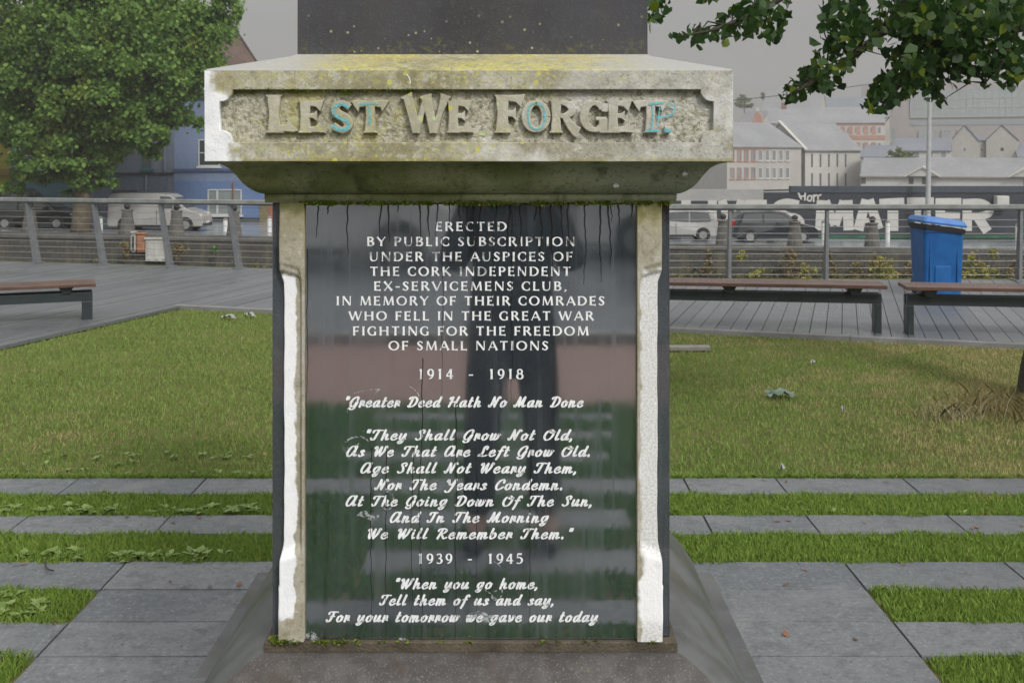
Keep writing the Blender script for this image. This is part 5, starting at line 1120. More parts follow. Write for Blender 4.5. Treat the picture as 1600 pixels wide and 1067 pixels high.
vehicle('van', 'dark van at the far left of the quay', 'van', (PX(20, 61), 61.2, zq(-28)), 5.0, 1.9, VAN, VG, VW, car_paint('dark_van_paint', (.02, .022, .03)), 1, VL, 'vehicles on the far quay', [((4.1, 1.22), (3.5, 1.76))])

# ------------------------------------------------------------------ houses of the far left row
M_slate = simple('slate', (.15, .155, .165), .7, .25, 1.2); M_pane = simple('window_pane', (.05, .06, .065), .08, .3, .5, spec=.8); M_frame = simple('white_frame', (.50, .51, .51), .6, .08)
def aim(px0, Y0, px1, Y1): a = Vector((PX(px0, Y0), Y0, 0)); b_ = Vector((PX(px1, Y1), Y1, 0)); d = b_ - a; return a, math.atan2(d.y, d.x), d.length
def rot_fr(o, ang):
    return Matrix.Translation(o) @ Matrix.Rotation(ang, 4, 'Z')
def window(parent, m_, x, z, wd, h, frame=M_frame, pane=M_pane, bars=(1, 1), sill=True, proud=.03, fw=.07, sillm=None):
    fr = bmesh.new(); y = -proud
    box(fr, x, x + fw, y, .05, z, z + h, 0, m_); box(fr, x + wd - fw, x + wd, y, .05, z, z + h, 0, m_); box(fr, x + fw, x + wd - fw, y, .05, z, z + fw, 0, m_); box(fr, x + fw, x + wd - fw, y, .05, z + h - fw, z + h, 0, m_)
    for k in range(1, bars[0]): xx = x + wd * k / bars[0]; box(fr, xx - fw * .4, xx + fw * .4, y + .006, .04, z + fw, z + h - fw, 0, m_)
    for k in range(1, bars[1]): zz = z + h * k / bars[1]; box(fr, x + fw, x + wd - fw, y + .010, .045, zz - fw * .4, zz + fw * .4, 0, m_)
    w_ = obj('window', fr, frame, parent); bxo('pane', x + fw * .9, x + wd - fw * .9, -.004, .02, z + fw * .9, z + h - fw * .9, pane, w_, 0, m_)
    if sill: bxo('sill', x - .1, x + wd + .1, -.14, -.001, z - .12, z - .003, sillm or frame, w_, .01, m_)
    return w_
def house(name, label, cat, o, ang, W, D, zb_, ze, zr, wall, roof=None, kind='gable', group=None, over=.25, hip=0):
    "front wall runs W metres from o at angle ang, depth D behind it"
    root = thing(name, label, cat, (o[0], o[1], zb_), group); m_ = rot_fr((o[0], o[1], 0), ang)
    bm = bmesh.new(); pts = [(0, 0), (W, 0), (W, D), (0, D)]
    if kind == 'cross':   # gable to the front
        prism(bm, [(0, zb_), (W, zb_), (W, ze), (W / 2, zr), (0, ze)], 0, D, lambda u, v, d: m_ @ Vector((u, d, v)))
    elif kind == 'flat': box(bm, 0, W, 0, D, zb_, ze, 0, m_)
    else: prism(bm, [(0, zb_), (D, zb_), (D, ze), (D / 2, zr - .02 if not hip else ze), (0, ze)], 0, W, lambda u, v, d: m_ @ Vector((d, u, v)))
    bmesh.ops.recalc_face_normals(bm, faces=bm.faces); obj('wall', bm, wall, root)
    if kind != 'flat':
        bm = bmesh.new(); t = .14
        if kind == 'cross':
            sl_ = (zr - ze) / (W / 2)
            prism(bm, [(-over, ze - over * sl_ + .01), (W / 2, zr + .01), (W + over, ze - over * sl_ + .01), (W + over, ze - over * sl_ + t + .02), (W / 2, zr + t + .04), (-over, ze - over * sl_ + t + .02)], -over, D, lambda u, v, d: m_ @ Vector((u, d, v)))
        elif not hip:
            sl_ = (zr - ze) / (D / 2)
            prism(bm, [(-over, ze - over * sl_ + .01), (D / 2, zr + .01), (D + over, ze - over * sl_ + .01), (D + over, ze - over * sl_ + t + .02), (D / 2, zr + t + .04), (-over, ze - over * sl_ + t + .02)], -over * .4, W + over * .4, lambda u, v, d: m_ @ Vector((d, u, v)))
        else:
            a = [bm.verts.new(m_ @ Vector(q)) for q in ((-over, -over, ze), (W + over, -over, ze), (W + over, D + over, ze), (-over, D + over, ze), (hip, D / 2, zr), (W - hip, D / 2, zr))]
            for f in ((0, 1, 5, 4), (1, 2, 5), (2, 3, 4, 5), (3, 0, 4), (3, 2, 1, 0)): bm.faces.new([a[i] for i in f])
        bmesh.ops.recalc_face_normals(bm, faces=bm.faces); obj('roof', bm, roof or M_slate, root)
    return root, m_
Yh = 66.0
def hx(px): return PX(px, Yh)
zg = -2.3
def facade(px0, px1, ze, wall, label, name='terraced_house', zr=None, grp='terraced houses across the river'):
    return house(name, label, 'house', (hx(px0), Yh), 0, hx(px1) - hx(px0) - .01, 9, zg, ze, zr or ze + 2.5, wall, group=grp)
M_blue1 = simple('pale_blue_render', (.165, .215, .325), .8, .1, .5); M_blue2 = simple('mid_blue_render', (.115, .18, .335), .8, .1, .5); M_grey = simple('grey_render', (.135, .16, .205), .8, .12, .5); M_teal = simple('teal_render', (.06, .13, .16), .8, .12, .5); M_yel = simple('ochre_render', (.24, .21, .03), .8, .12, .5); M_red = simple('brick_red_paint', (.33, .10, .06), .7)
def fz(py): return PZ(py, Yh)
h1, m1 = facade(272, 414, fz(150), M_blue1, 'pale blue terraced house with a brighter blue ground floor', zr=fz(118))
bxo('ground_floor_band', .012, hx(414) - hx(272) - .02, -.03, -.001, zg + .25, fz(283), M_blue2, h1, 0, m1)
bxo('string_course', 0, hx(414) - hx(272) - .02, -.12, -.001, fz(268), fz(264), simple('dark_blue_band', (.06, .085, .17), .8), h1, 0, m1)
bxo('plinth_course', 0, hx(414) - hx(272) - .02, -.08, -.031, zg, zg + .3, simple('dark_plinth', (.04, .045, .055), .8), h1, 0, m1)
M_blind = simple('blind', (.20, .235, .235), .6, .1, 1)
window(h1, m1 @ Matrix.Translation((0, -.05, 0)), hx(325) - hx(272), fz(336), hx(378) - hx(325), fz(296) - fz(336), pane=M_blind, bars=(1, 1), proud=.06)
bxo('mullion', hx(340) - hx(272) - .06, hx(340) - hx(272) + .06, -.115, -.06, fz(334), fz(298), M_frame, h1, 0, m1)
window(h1, m1, hx(310) - hx(272), fz(260), 1.3, fz(218) - fz(260), bars=(1, 2), proud=.05); window(h1, m1, hx(366) - hx(272), fz(260), 1.3, fz(218) - fz(260), bars=(1, 2))
bm = bmesh.new(); tube(bm, [m1 @ Vector((hx(365) - hx(272), -.1, zg + .1)), m1 @ Vector((hx(365) - hx(272), -.1, fz(285)))], .06, 8); obj('downpipe', bm, simple('rusty_pipe', (.20, .11, .08), .8), h1)
h2, m2 = facade(140, 272, fz(120), M_grey, 'grey terraced house behind the white van and the big tree', zr=fz(85))
bxo('string_course', 0, hx(272) - hx(140) - .02, -.14, -.001, fz(273), fz(270), M_trim, h2, 0, m2)
bxo('shopfront', .3, hx(270) - hx(140) - .3, -.05, -.001, zg + .05, fz(276), simple('dark_grey_front', (.095, .115, .15), .7), h2, 0, m2)
bxo('garage_door', hx(176) - hx(140), hx(215) - hx(140), -.09, -.051, zg + .06, fz(297), simple('black_door', (.03, .033, .04), .6), h2, 0, m2)
M_tealf = simple('teal_frame', (.04, .13, .13), .6)
window(h2, m2, hx(222) - hx(140), fz(264), hx(237) - hx(222), fz(223) - fz(264), frame=M_tealf, bars=(1, 2), proud=.04); window(h2, m2, hx(165) - hx(140), fz(264), hx(237) - hx(222), fz(223) - fz(264), frame=M_tealf, bars=(1, 2))
window(h2, m2, hx(222) - hx(140), fz(185), .6, 1.5, frame=M_tealf, bars=(1, 2)); window(h2, m2, hx(165) - hx(140), fz(185), .6, 1.5, frame=M_tealf, bars=(1, 2))
for px, a, c in ((229, 274, 300), (258, 205, 268)):
    bm = bmesh.new(); tube(bm, [m2 @ Vector((hx(px) - hx(140), -.12, fz(c))), m2 @ Vector((hx(px) - hx(140), -.12, fz(a)))], .07, 8); obj('downpipe', bm, M_grey, h2)
h3, m3 = facade(17, 140, fz(60), M_teal, 'teal terraced house behind the big tree', zr=fz(15))
for px in (30, 66, 102): window(h3, m3, hx(px) - hx(17), fz(264), .9, 1.6, bars=(1, 2)); window(h3, m3, hx(px) - hx(17), fz(180), .9, 1.6, bars=(1, 2))
bxo('ledge_band', 0, hx(140) - hx(17) - .02, -.12, -.001, fz(280), fz(276), M_trim, h3, 0, m3)
h4, m4 = facade(-110, 17, fz(70), M_yel, 'ochre yellow house at the left edge', zr=fz(30))
for px in (-80, -40): window(h4, m4, hx(px) - hx(-110), fz(250), .9, 1.6, bars=(1, 2))
bxo('fascia', 0, hx(17) - hx(-110) - .02, -.2, -.001, fz(274), fz(264), simple('ochre_band', (.15, .125, .02), .8), h4, 0, m4)
h5, m5 = facade(414, 470, fz(200), M_red, 'low red fronted building partly behind the memorial', 'small_building', zr=fz(180))
bxo('pilaster', -.3, .25, -.1, -.001, zg, fz(318), simple('ochre_pier', (.17, .14, .07), .8), h5, 0, m5)
window(h5, m5, .8, fz(340), 1.2, 1.0)
# brown gabled building behind the row
Yb = 80; ab, anb, Lb = aim(259, 80, 431, 83)
h6, m6 = house('gabled_building', 'brown gabled building rising behind the terraced houses', 'building', ab, anb, Lb, 8, -2.5, PZ(140, Yb), PZ(10, Yb), simple('brown_brick', (.15, .105, .09), .85, .2, .8), simple('brown_slate', (.12, .10, .095), .8), 'cross', over=.1)
bxo('verge_pipe', 4.2, 4.3, -.12, -.001, PZ(140, Yb), PZ(85, Yb), M_trim, h6, 0, m6)
window(h6, m6, 1.0, PZ(200, Yb), 1.0, 1.8)

# ------------------------------------------------------------------ painted wall and mast on the right
Ym = 60.4; M_mural = simple('black_wall_paint', (.032, .036, .046), .8, .2, .4); M_wht = simple('white_wall_paint', (.46, .455, .43), .8, .08, .5)
mw = thing('painted_wall', 'long black painted wall with big white block letters LIVES MATTER across the river', 'wall', (PX(1000, Ym), Ym, -3.2))
def wseg(px0, px1, pyt, m, nm, y0=0, y1=.3, pyb=384): return bxo(nm, PX(px0, Ym), PX(px1, Ym) - .004, Ym + y0, Ym + y1, PZ(pyb, Ym), PZ(pyt, Ym), m, mw)
seg2 = wseg(1193, 1700, 301, M_mural, 'wall_panel'); wseg(900, 1193, 314, M_mural, 'wall_panel'); wseg(900, 1193, 296, simple('pale_upper_wall', (.30, .30, .295), .8, .1, .4), 'upper_wall', .0, .3, 314.1)
wseg(1235, 1700, 291, simple('slate_band', (.042, .052, .066), .7, .15, .5), 'top_band', -.05, .34, 301.2)
wseg(1193, 1700, 368, simple('green_kerb_paint', (.03, .11, .06), .8, .4, 1.5), 'base_stripe', -.03, -.002, 372)
def paint(strokes, m, nm, lift=.012, rc=False):
    bm = bmesh.new()
    for i, s in enumerate(strokes):
        ribbon(bm, [(PX(a, Ym), PZ(c, Ym), wd * Ym / F) for a, c, wd in s], lambda u, v, d: Vector((u, Ym - d, v)), 0, lift + .002 * i, 0, rc)
    return obj(nm, bm, m, mw)
LT = {
 'letter_l': [[(1072, 313, 15), (1072, 361, 15)], [(1066, 355, 12), (1096, 355, 12)]], 'letter_i': [[(1113, 313, 14), (1113, 361, 14)]], 'letter_v': [[(1128, 313, 14), (1143, 360, 11)], [(1159, 313, 14), (1144, 360, 11)]],
 'letter_e': [[(1172, 313, 15), (1172, 361, 15)], [(1166, 318, 11), (1198, 318, 11)], [(1166, 338, 10), (1194, 338, 10)], [(1166, 356, 11), (1198, 356, 11)]],
 'letter_s': [[(a, c, 13) for a, c in catmull([(1248, 320), (1228, 317), (1213, 324), (1226, 336), (1246, 342), (1250, 352), (1232, 358), (1210, 354)], 4)]],
 'letter_m': [[(1284, 313, 16), (1281, 360, 15)], [(1324, 313, 16), (1326, 360, 16)], [(1290, 314, 13), (1304, 352, 13)], [(1318, 314, 13), (1305, 352, 13)]],
 'letter_a': [[(1341, 360, 16), (1353, 312, 14)], [(1373, 358, 15), (1358, 312, 14)], [(1347, 345, 8), (1368, 345, 8)]],
 'letter_t': [[(1374, 318, 14), (1413, 316, 14)], [(1395, 316, 17), (1395, 361, 17)]], 'letter_t.001': [[(1417, 316, 14), (1459, 316, 15)], [(1438, 316, 18), (1438, 361, 18)]],
 'letter_e.001': [[(1469, 311, 15), (1469, 361, 15)], [(1462, 316, 12), (1502, 316, 13)], [(1462, 337, 11), (1500, 337, 10)], [(1462, 356, 11), (1502, 356, 11)]],
 'letter_r': [[(1511, 311, 14), (1511, 361, 15)], [(a, c, 12) for a, c in catmull([(1508, 317), (1532, 317), (1546, 325), (1544, 334), (1530, 338), (1508, 338)], 4)], [(1528, 340, 15), (1543, 362, 15)]],
}
for k, s in LT.items(): paint(s, M_wht, k.split('.')[0])
paint([[(a, c, 2.6) for a, c in catmull(q, 4)] for q in ([(1247, 301), (1252, 312)], [(1258, 299), (1257, 314)], [(1248, 308), (1258, 306)], [(1263, 306), (1261, 312), (1266, 314), (1268, 307), (1263, 306)], [(1271, 304), (1271, 316)], [(1271, 308), (1276, 304)], [(1277, 305), (1278, 312)], [(1277, 307), (1283, 304)])], M_wht, 'graffiti_tag', .045)
bxo('wall_box', PX(1552, Ym), PX(1571, Ym), Ym - .5, Ym - .002, PZ(324, Ym), PZ(306, Ym), M_wht, mw, .05)
# mast
Ys = 59.2; xs_ = PX(1450, Ys); ms_ = thing('lamp_mast', 'tall pale grey steel mast rising behind the blue bin', 'lamp post', (xs_, Ys, zq(xs_)))
M_mast = simple('mast_grey', (.36, .37, .38), .5, .08)
bm = bmesh.new(); tube(bm, [(xs_, Ys, zq(xs_)), (xs_, Ys, -1), (xs_ + .1, Ys, 5.6), (xs_ + .12, Ys, 7.5)], [.16, .14, .10, .08], 12); obj('pole', bm, M_mast, ms_)
bxo('base_box', xs_ - .22, xs_ + .22, Ys - .22, Ys + .22, zq(xs_), zq(xs_) + .35, M_mast, ms_, .02); bxo('lamp_head', xs_ - .1, xs_ + .9, Ys - .14, Ys + .14, 7.45, 7.6, M_mast, ms_, .03)

# ------------------------------------------------------------------ far town on the right
M_wash = simple('pale_render', (.36, .345, .32), .85, .08, .25); M_wash2 = simple('white_render', (.42, .41, .385), .85, .06, .25); M_brick = simple('red_brick', (.34, .20, .16), .85, .15, .3); M_slate2 = simple('pale_slate', (.205, .21, .22), .75, .1, .2); M_slate3 = simple('blue_slate', (.16, .172, .20), .75, .1, .2); M_glz = simple('far_pane', (.20, .215, .225), .3, .2, .3); M_dkslit = simple('dark_opening', (.10, .10, .10), .8)
# twin wings of the old warehouse
a, an, L = aim(1136, 148, 1252, 155); wA, mA = house('warehouse', 'long pale two-storey warehouse with brick window trims beside the memorial', 'building', a, an, L, 13, -2.9, 3.05, 6.5, M_wash, M_slate2, group='far buildings')
for i in range(9):
    x = .5 + i * 1.28
    if x + .9 > L: break
    for z in (-.45, 1.1) if True else ():
        m__ = M_brick if i < 4 else M_wash2
        window(wA, mA, x, z - (.9 if z < 0 else 0), .8, 1.55, frame=m__, pane=M_glz, bars=(1, 1), proud=.06, fw=.11, sillm=m__)
bxo('eaves_band', .01, L * .55, -.1, -.001, 2.72, 3.04, M_brick, wA, 0, mA)
a, an, L = aim(1258, 156, 1345, 159); wB, mB = house('warehouse', 'pale gabled warehouse wing with narrow slit windows', 'building', a, an, L, 13, -2.9, 2.7, 6.6, M_wash2, M_slate2, group='far buildings', over=.35)
for i in range(5):
    for z in (-2.6, 0.2): window(wB, mB, 1.0 + i * 1.42, z, .28, 1.9, frame=M_dkslit, pane=M_dkslit, sill=False, fw=.05, proud=.03)
bm = bmesh.new(); box(bm, -.45, -.14, -.3, 6.6, 0, .01); bm.free()
sl_ = (6.6 - 2.7) / 6.5
bm = bmesh.new(); prism(bm, [(-.5, 2.7 - .5 * sl_ + .2), (6.5, 6.85), (6.5, 7.1), (-.5, 2.95 - .5 * sl_ + .2)], -.42, .1, lambda u, v, d: mB @ Vector((d, u, v))); bmesh.ops.recalc_face_normals(bm, faces=bm.faces); obj('bargeboard', bm, M_wash2, wB)
# long red brick block with banding
a, an, L = aim(1200, 215, 1383, 210); wC, mC = house('brick_block', 'long pale building banded with red brick on the hill behind the warehouse', 'building', a, an, L, 12, -4, 8.25, 11.4, M_wash2, M_slate2, group='far buildings')
for z0_, z1_ in ((4.93, 5.8), (7.75, 8.2)): bxo('brick_band', .01, L - .01, -.08, -.002, z0_, z1_, M_brick, wC, 0, mC)
for i in range(14):
    x = 1 + i * (L - 2) / 14
    for z in (2.9, 5.95): bxo('brick_pier', x, x + .75, -.06, -.002, z, z + 1.6, M_brick, wC, 0, mC); window(wC, mC, x + 1.0, z + .2, .7, 1.3, frame=M_frame, pane=M_glz, sill=False, proud=.05)
bxo('chimney', L * .12, L * .12 + 1.0, 5.4, 6.5, 10.6, 12.6, simple('dark_brick', (.20, .10, .08), .9), wC, 0, mC)
# shaped brick gable
a, an, L = aim(1168, 205, 1199, 204); gp = [(0, 0), (L, 0)]
wD = thing('brick_gable', 'small red brick shaped gable with an arched window left of the long banded building', 'building', (a.x, a.y, -3), 'far buildings'); mD = rot_fr((a.x, a.y, 0), an)
bm = bmesh.new(); prism(bm, [(0, -3), (L, -3), (L, 6.6), (L * .86, 8.0), (L * .72, 8.4), (L * .66, 9.6), (L * .5, 10.3), (L * .34, 9.6), (L * .28, 8.4), (L * .14, 8.0), (0, 6.6)], 0, 9, lambda u, v, d: mD @ Vector((u, d, v))); bmesh.ops.recalc_face_normals(bm, faces=bm.faces); obj('wall', bm, M_brick, wD)
bm = bmesh.new(); pr_ = [(L * .5 + L * .24 * math.cos(R(t)), 7.0 + L * .24 * math.sin(R(t)) * .9) for t in range(0, 181, 20)] + [(L * .26, 5.4), (L * .74, 5.4)]; prism(bm, pr_, -.05, -.002, lambda u, v, d: mD @ Vector((u, d, v))); bmesh.ops.recalc_face_normals(bm, faces=bm.faces); obj('arched_window', bm, M_wash2, wD)
bxo('finial', L * .5 - .3, L * .5 + .3, .1, .7, 10.2, 10.9, M_wash2, wD, .05, mD)
# roofs on the hill behind
for px0, px1, Y, ze, zr, lb, rf in ((1190, 1280, 262, 12.0, 17.5, 'slate roofed house standing highest behind the long banded building', M_slate2), (1262, 1390, 275, 11.5, 16.6, 'long low slate roof behind the banded building', M_slate3), (1140, 1178, 240, 7.0, 11.5, 'pale roofed house on the hill close beside the memorial', M_slate2)):
    a, an, L = aim(px0, Y, px1, Y - 6); r_, m_ = house('hill_house', lb, 'house', a, an, L, 10, -4, ze, zr, M_wash, rf, group='houses on the hill')
    for i in range(4): window(r_, m_, 1.2 + i * (L - 2.6) / 3.4, ze - 2.4, .9, 1.3, pane=M_glz, sill=False)
# modern office block
a, an, L = aim(1346, 282, 1690, 262); wE, mE = house('office_block', 'large modern glass and brick office block hazy in the distance', 'building', a, an, L, 26, -4, 20.2, 20.2, simple('mauve_brick', (.29, .265, .265), .85, .05, .1), None, 'flat', 'far buildings')
M_cw = simple('curtain_wall', (.27, .30, .31), .35, .07, .12)
for x0_, x1_, z0_, z1_, nx_, nz__ in ((12, L - .2, 11.6, 18.6, 26, 3), (1.0, 8.2, -3, 9.2, 6, 6), (14, 18, -3, 8.4, 3, 5), (19.4, 21.4, -3, 8.4, 2, 5), (23, 25, -3, 8.4, 2, 5), (44, L - .4, -3, 9.4, 8, 5)):
    g_ = bxo('curtain_wall', x0_, x1_, -.25, -.003, z0_, z1_, M_cw, wE, 0, mE); bm = bmesh.new()
    for i in range(nx_ + 1): x = x0_ + (x1_ - x0_) * i / nx_; box(bm, x - .07, x + .07, -.36, -.252, z0_, z1_, 0, mE)
    for i in range(nz__ + 1): z = z0_ + (z1_ - z0_) * i / nz__; box(bm, x0_, x1_, -.34, -.251, z - .07, z + .07, 0, mE)
    obj('mullions', bm, simple('mullion_grey', (.34, .35, .355), .6), g_)
bxo('spandrel', 12, L - .2, -.12, -.002, 9.6, 10.6, simple('spandrel_blue', (.22, .25, .28), .6, .05), wE, 0, mE)
# twin gabled houses
for px0, px1, lb in ((1487, 1527, 'left one of two narrow pale gabled houses with dark roof edges'), (1541, 1590, 'right one of two narrow pale gabled houses with one dark window')):
    Y = 172; a, an, L = aim(px0, Y, px1, Y - 1.6 * (px1 - px0) / 40); r_, m_ = house('gabled_house', lb, 'house', a, an, L, 11, -3, PZ(219, Y), PZ(197, Y), M_wash, simple('dark_roof_edge', (.09, .10, .125), .8), 'cross', 'twin gabled houses', over=.12)
    if px0 < 1500: window(r_, m_, L * .42, PZ(238, Y), .6, .8, pane=M_glz, sill=False)
    else: window(r_, m_, L * .46, PZ(236, Y), .45, .5, frame=M_dkslit, pane=simple('black_opening', (.02, .02, .02), .5), sill=False); window(r_, m_, L * .5, PZ(214, Y), .25, .8, pane=M_glz, sill=False)
a, an, L = aim(1527, 173, 1541, 173); r_, m_ = house('link_building', 'low pale link between the two gabled houses', 'building', a, 0, L - .02, 8, -3, PZ(220, 173), PZ(210, 173), M_wash, M_slate3); window(r_, m_, .4, PZ(238, 173), .5, .8, pane=M_glz, sill=False)
a, an, L = aim(1590.5, 168, 1660, 166); r_, m_ = house('slate_roof_house', 'blue slate roofed house at the right edge beside the gabled houses', 'house', a, an, L, 9, -3, PZ(246, 168), PZ(228, 168), M_wash, M_slate3); window(r_, m_, 2, -1.5, 1, 1.2, pane=M_glz)
# lower roofs between
a, an, L = aim(1396, 159, 1487, 156); r_, m_ = house('cottage_row', 'row with a blue slate roof left of the gabled houses', 'house', a, an, L - .1, 9, -3, PZ(236, 158), PZ(218, 162), M_wash2, M_slate3, group='far buildings')
for i in range(4): window(r_, m_, 1 + i * 1.8, PZ(247, 158), .8, .9, pane=M_glz, sill=False)
a, an, L = aim(1345, 152, 1396, 150); r_, m_ = house('cottage', 'small blue slate roofed cottage right of the slit windowed warehouse', 'house', a, an, L - .1, 8, -3, PZ(246, 150), PZ(229, 154), M_wash, M_slate3, group='far buildings'); window(r_, m_, .8, -1.6, .8, 1.1, pane=M_glz)
# long low building behind the painted wall
Y = 128; a, an, L = aim(1345, 133, 1720, 123); wF, mF = house('low_building', 'long low pale building with slate roof and small gables behind the painted wall', 'building', a, an, L, 11, -3.0, PZ(277, Y), PZ(249, Y + 5), M_wash2, M_slate2, group='far buildings', over=.3)
for px in (1453, 1592):
    xg = (PX(px, Y) - a.x) / math.cos(an); zg_ = PZ(276, Y)
    bm = bmesh.new(); prism(bm, [(xg - 1.7, zg_), (xg + 1.7, zg_), (xg, PZ(263, Y))], -.6, 3.0, lambda u, v, d: mF @ Vector((u, d, v))); bmesh.ops.recalc_face_normals(bm, faces=bm.faces); obj('gablet', bm, M_wash2, wF)
    sg = (PZ(263, Y) - zg_) / 1.7
    bm = bmesh.new(); prism(bm, [(xg - 2.0, zg_ - .3 * sg + .02), (xg, PZ(263, Y) + .03), (xg + 2.0, zg_ - .3 * sg + .02), (xg + 2.0, zg_ - .3 * sg + .24), (xg, PZ(263, Y) + .27), (xg - 2.0, zg_ - .3 * sg + .24)], -.8, 3.1, lambda u, v, d: mF @ Vector((u, d, v))); bmesh.ops.recalc_face_normals(bm, faces=bm.faces); obj('bargeboard', bm, simple('cream_board', (.45, .43, .39), .8), wF)
for px in (1358, 1424, 1442, 1575): window(wF, mF, (PX(px, Y + 2) - a.x) / math.cos(an), PZ(289, Y), .55, .75, frame=M_dkslit, pane=M_dkslit, sill=False)
bxo('eaves_gutter', 0, L, -.36, -.28, PZ(278.5, Y), PZ(276.5, Y), simple('brown_gutter', (.24, .20, .16), .8), wF, 0, mF)
# trees in the far town
def far_tree(px, py, Y, rx, ry, label, col=((.09, .13, .05), (.17, .20, .08), (.22, .22, .09)), n=1500):
    bl = pxblob(px, py, Y, rx, ry, rx * Y / F); z0_ = -3.0; root = thing('far_tree', label, 'tree', (bl[0], Y, z0_), 'trees in the far town')
    bm = bmesh.new(); tube(bm, [(bl[0], Y, z0_), (bl[0], Y, bl[2])], [.3, .12], 8); obj('trunk', bm, M_bark, root)
    leaf_cloud('crown', blob_points([bl, (bl[0] + bl[3] * .5, bl[1], bl[2] - bl[5] * .45, bl[3] * .6, bl[4], bl[5] * .5), (bl[0] - bl[3] * .6, bl[1], bl[2] - bl[5] * .5, bl[3] * .5, bl[4], bl[5] * .4)], n, .2), .0022 * Y, leaf_mat('far_leaf_%d' % px, *col, .3, .6, .25), root)
far_tree(1404, 241, 138, 17, 13, 'round bush in front of the blue slate roofs'); far_tree(1428, 246, 138, 9, 6, 'small low bush right of the round bush', n=500)
far_tree(1163, 159, 290, 15, 10, 'tree on the hill beside the memorial cornice'); far_tree(1196, 151, 320, 9, 5, 'small treetop on the hill behind the highest roof', n=500); far_tree(1280, 155, 330, 10, 8, 'faint tree on the hill below the hanging branch', n=600)
# hill behind the town
bm = bmesh.new(); pr = None
for i in range(41):
    x = -60 + 12 * i; cur = [bm.verts.new((x, 225 + 6 * math.sin(x * .05), -4)), bm.verts.new((x, 300, 8.0 + 2 * math.sin(x * .03))), bm.verts.new((x, 420, 13 + 2 * math.sin(x * .021))), bm.verts.new((x, 900, -5))]
    if pr:
        for k in range(3): bm.faces.new((pr[k], cur[k], cur[k + 1], pr[k + 1]))
    pr = cur
tag(obj('hill', bm, simple('far_grass', (.16, .17, .10), .9, .2, .05), smooth=True), kind='structure')
# overhead cable
bm = bmesh.new(); q = [P(1000, 172, 60), P(1140, 158, 60), P(1300, 140, 60), P(1450, 118, 60), P(1700, 78, 60)]; tube(bm, [tuple(v) for v in catmull([tuple(p) for p in q], 6)], .016, 5); tag(obj('overhead_cable', bm, M_trim), 'thin dark overhead cable sloping across the grey sky on the right', 'cable')

# ------------------------------------------------------------------ litter and small things on the grass
def scrap(name, label, cat, px, py, w_, h_, m, n=7, group=None):
    Y = F * EYE / (py - 245); c = Vector((PX(px, Y), Y, .03)); bm = bmesh.new(); vs = [[bm.verts.new(c + Vector((w_ * (i / n - .5) * (1 + .3 * math.sin(j * 2)), h_ * (j / n - .5) + .15 * h_ * math.sin(i * 1.7), .014 * math.sin(i * 1.9 + j) + .012 * rnd.random() + .02 * math.sin(math.pi * i / n)))) for j in range(n + 1)] for i in range(n + 1)]
    for i in range(n):
        for j in range(n):
            if rnd.random() > .08: bm.faces.new((vs[i][j], vs[i + 1][j], vs[i + 1][j + 1], vs[i][j + 1]))
    return tag(obj(name, bm, m, smooth=True), label, cat, group)
M_paper = simple('paper', (.36, .37, .37), .8, .1)
scrap('paper_scrap', 'torn white paper scrap on the lawn near the left deck corner', 'litter', 358, 501, .12, .08, simple('dull_paper', (.38, .38, .39), .8)); scrap('paper_scrap', 'crumpled grey plastic on the lawn beside the memorial, left', 'litter', 390, 498, .11, .07, simple('grey_plastic', (.36, .36, .37), .5))
scrap('plastic_bag', 'crumpled pale green plastic bag on the right lawn', 'litter', 1220, 624, .17, .12, simple('green_plastic', (.14, .20, .16), .45)); scrap('paper_scrap', 'small white paper dot on the right lawn below the deck', 'litter', 1270, 574, .035, .05, M_paper, 4); scrap('paper_scrap', 'small white scrap at the near edge of the right lawn', 'litter', 1222, 744, .025, .02, M_paper, 4); scrap('bottle_cap', 'tiny white speck of litter in the middle of the right lawn', 'litter', 1317, 650, .02, .07, M_paper, 3)
Y = F * EYE / (548.5 - 245); bxo_ = bxo('plank', PX(1030, Y), PX(1109, Y), Y - .06, Y + .06, .012, .045, simple('old_plank', (.21, .20, .18), .85, .2, 6), None, .004); tag(bxo_, 'grey weathered plank lying on the lawn right of the memorial', 'plank')
def leaves(n, fn, lab):
    for k in range(n):
        x, y = fn(); s = rnd.uniform(.018, .034); a = rnd.uniform(0, 6.28); bm = bmesh.new(); t = [(0, 0), (.35, .3), (.75, .22), (1.1, 0), (.75, -.22), (.35, -.3)]
        z = .02 if y > 5.72 or 5.44 > y > 5.13 or 4.87 > y > 4.55 else .016
        vs = [bm.verts.new((x + s * (u * math.cos(a) - v * math.sin(a)), y + s * (u * math.sin(a) + v * math.cos(a)), z + .006 * abs(v) + (.018 if z > .017 else .0) + .008 * u * (k % 2))) for u, v in t]; bm.faces.new(vs)
        tag(obj('fallen_leaf', bm, simple('dead_leaf_%d' % (k % 3), ((.22, .10, .05), (.28, .17, .08), (.10, .07, .05))[k % 3], .8)), lab, 'leaf', 'fallen leaves on the ground')
leaves(26, lambda: (rnd.uniform(.9, 2.5), rnd.choice((rnd.uniform(5.46, 5.72), rnd.uniform(4.88, 5.12), rnd.uniform(4.26, 4.53), rnd.uniform(3.1, 4.2)))), 'dry fallen leaf among the leaves on the paving right of the memorial')
leaves(14, lambda: (rnd.uniform(-2.5, -.9), rnd.choice((rnd.uniform(4.88, 5.12), rnd.uniform(4.26, 4.53), rnd.uniform(3.7, 4.2)))), 'dry fallen leaf among the leaves on the paving left of the memorial')
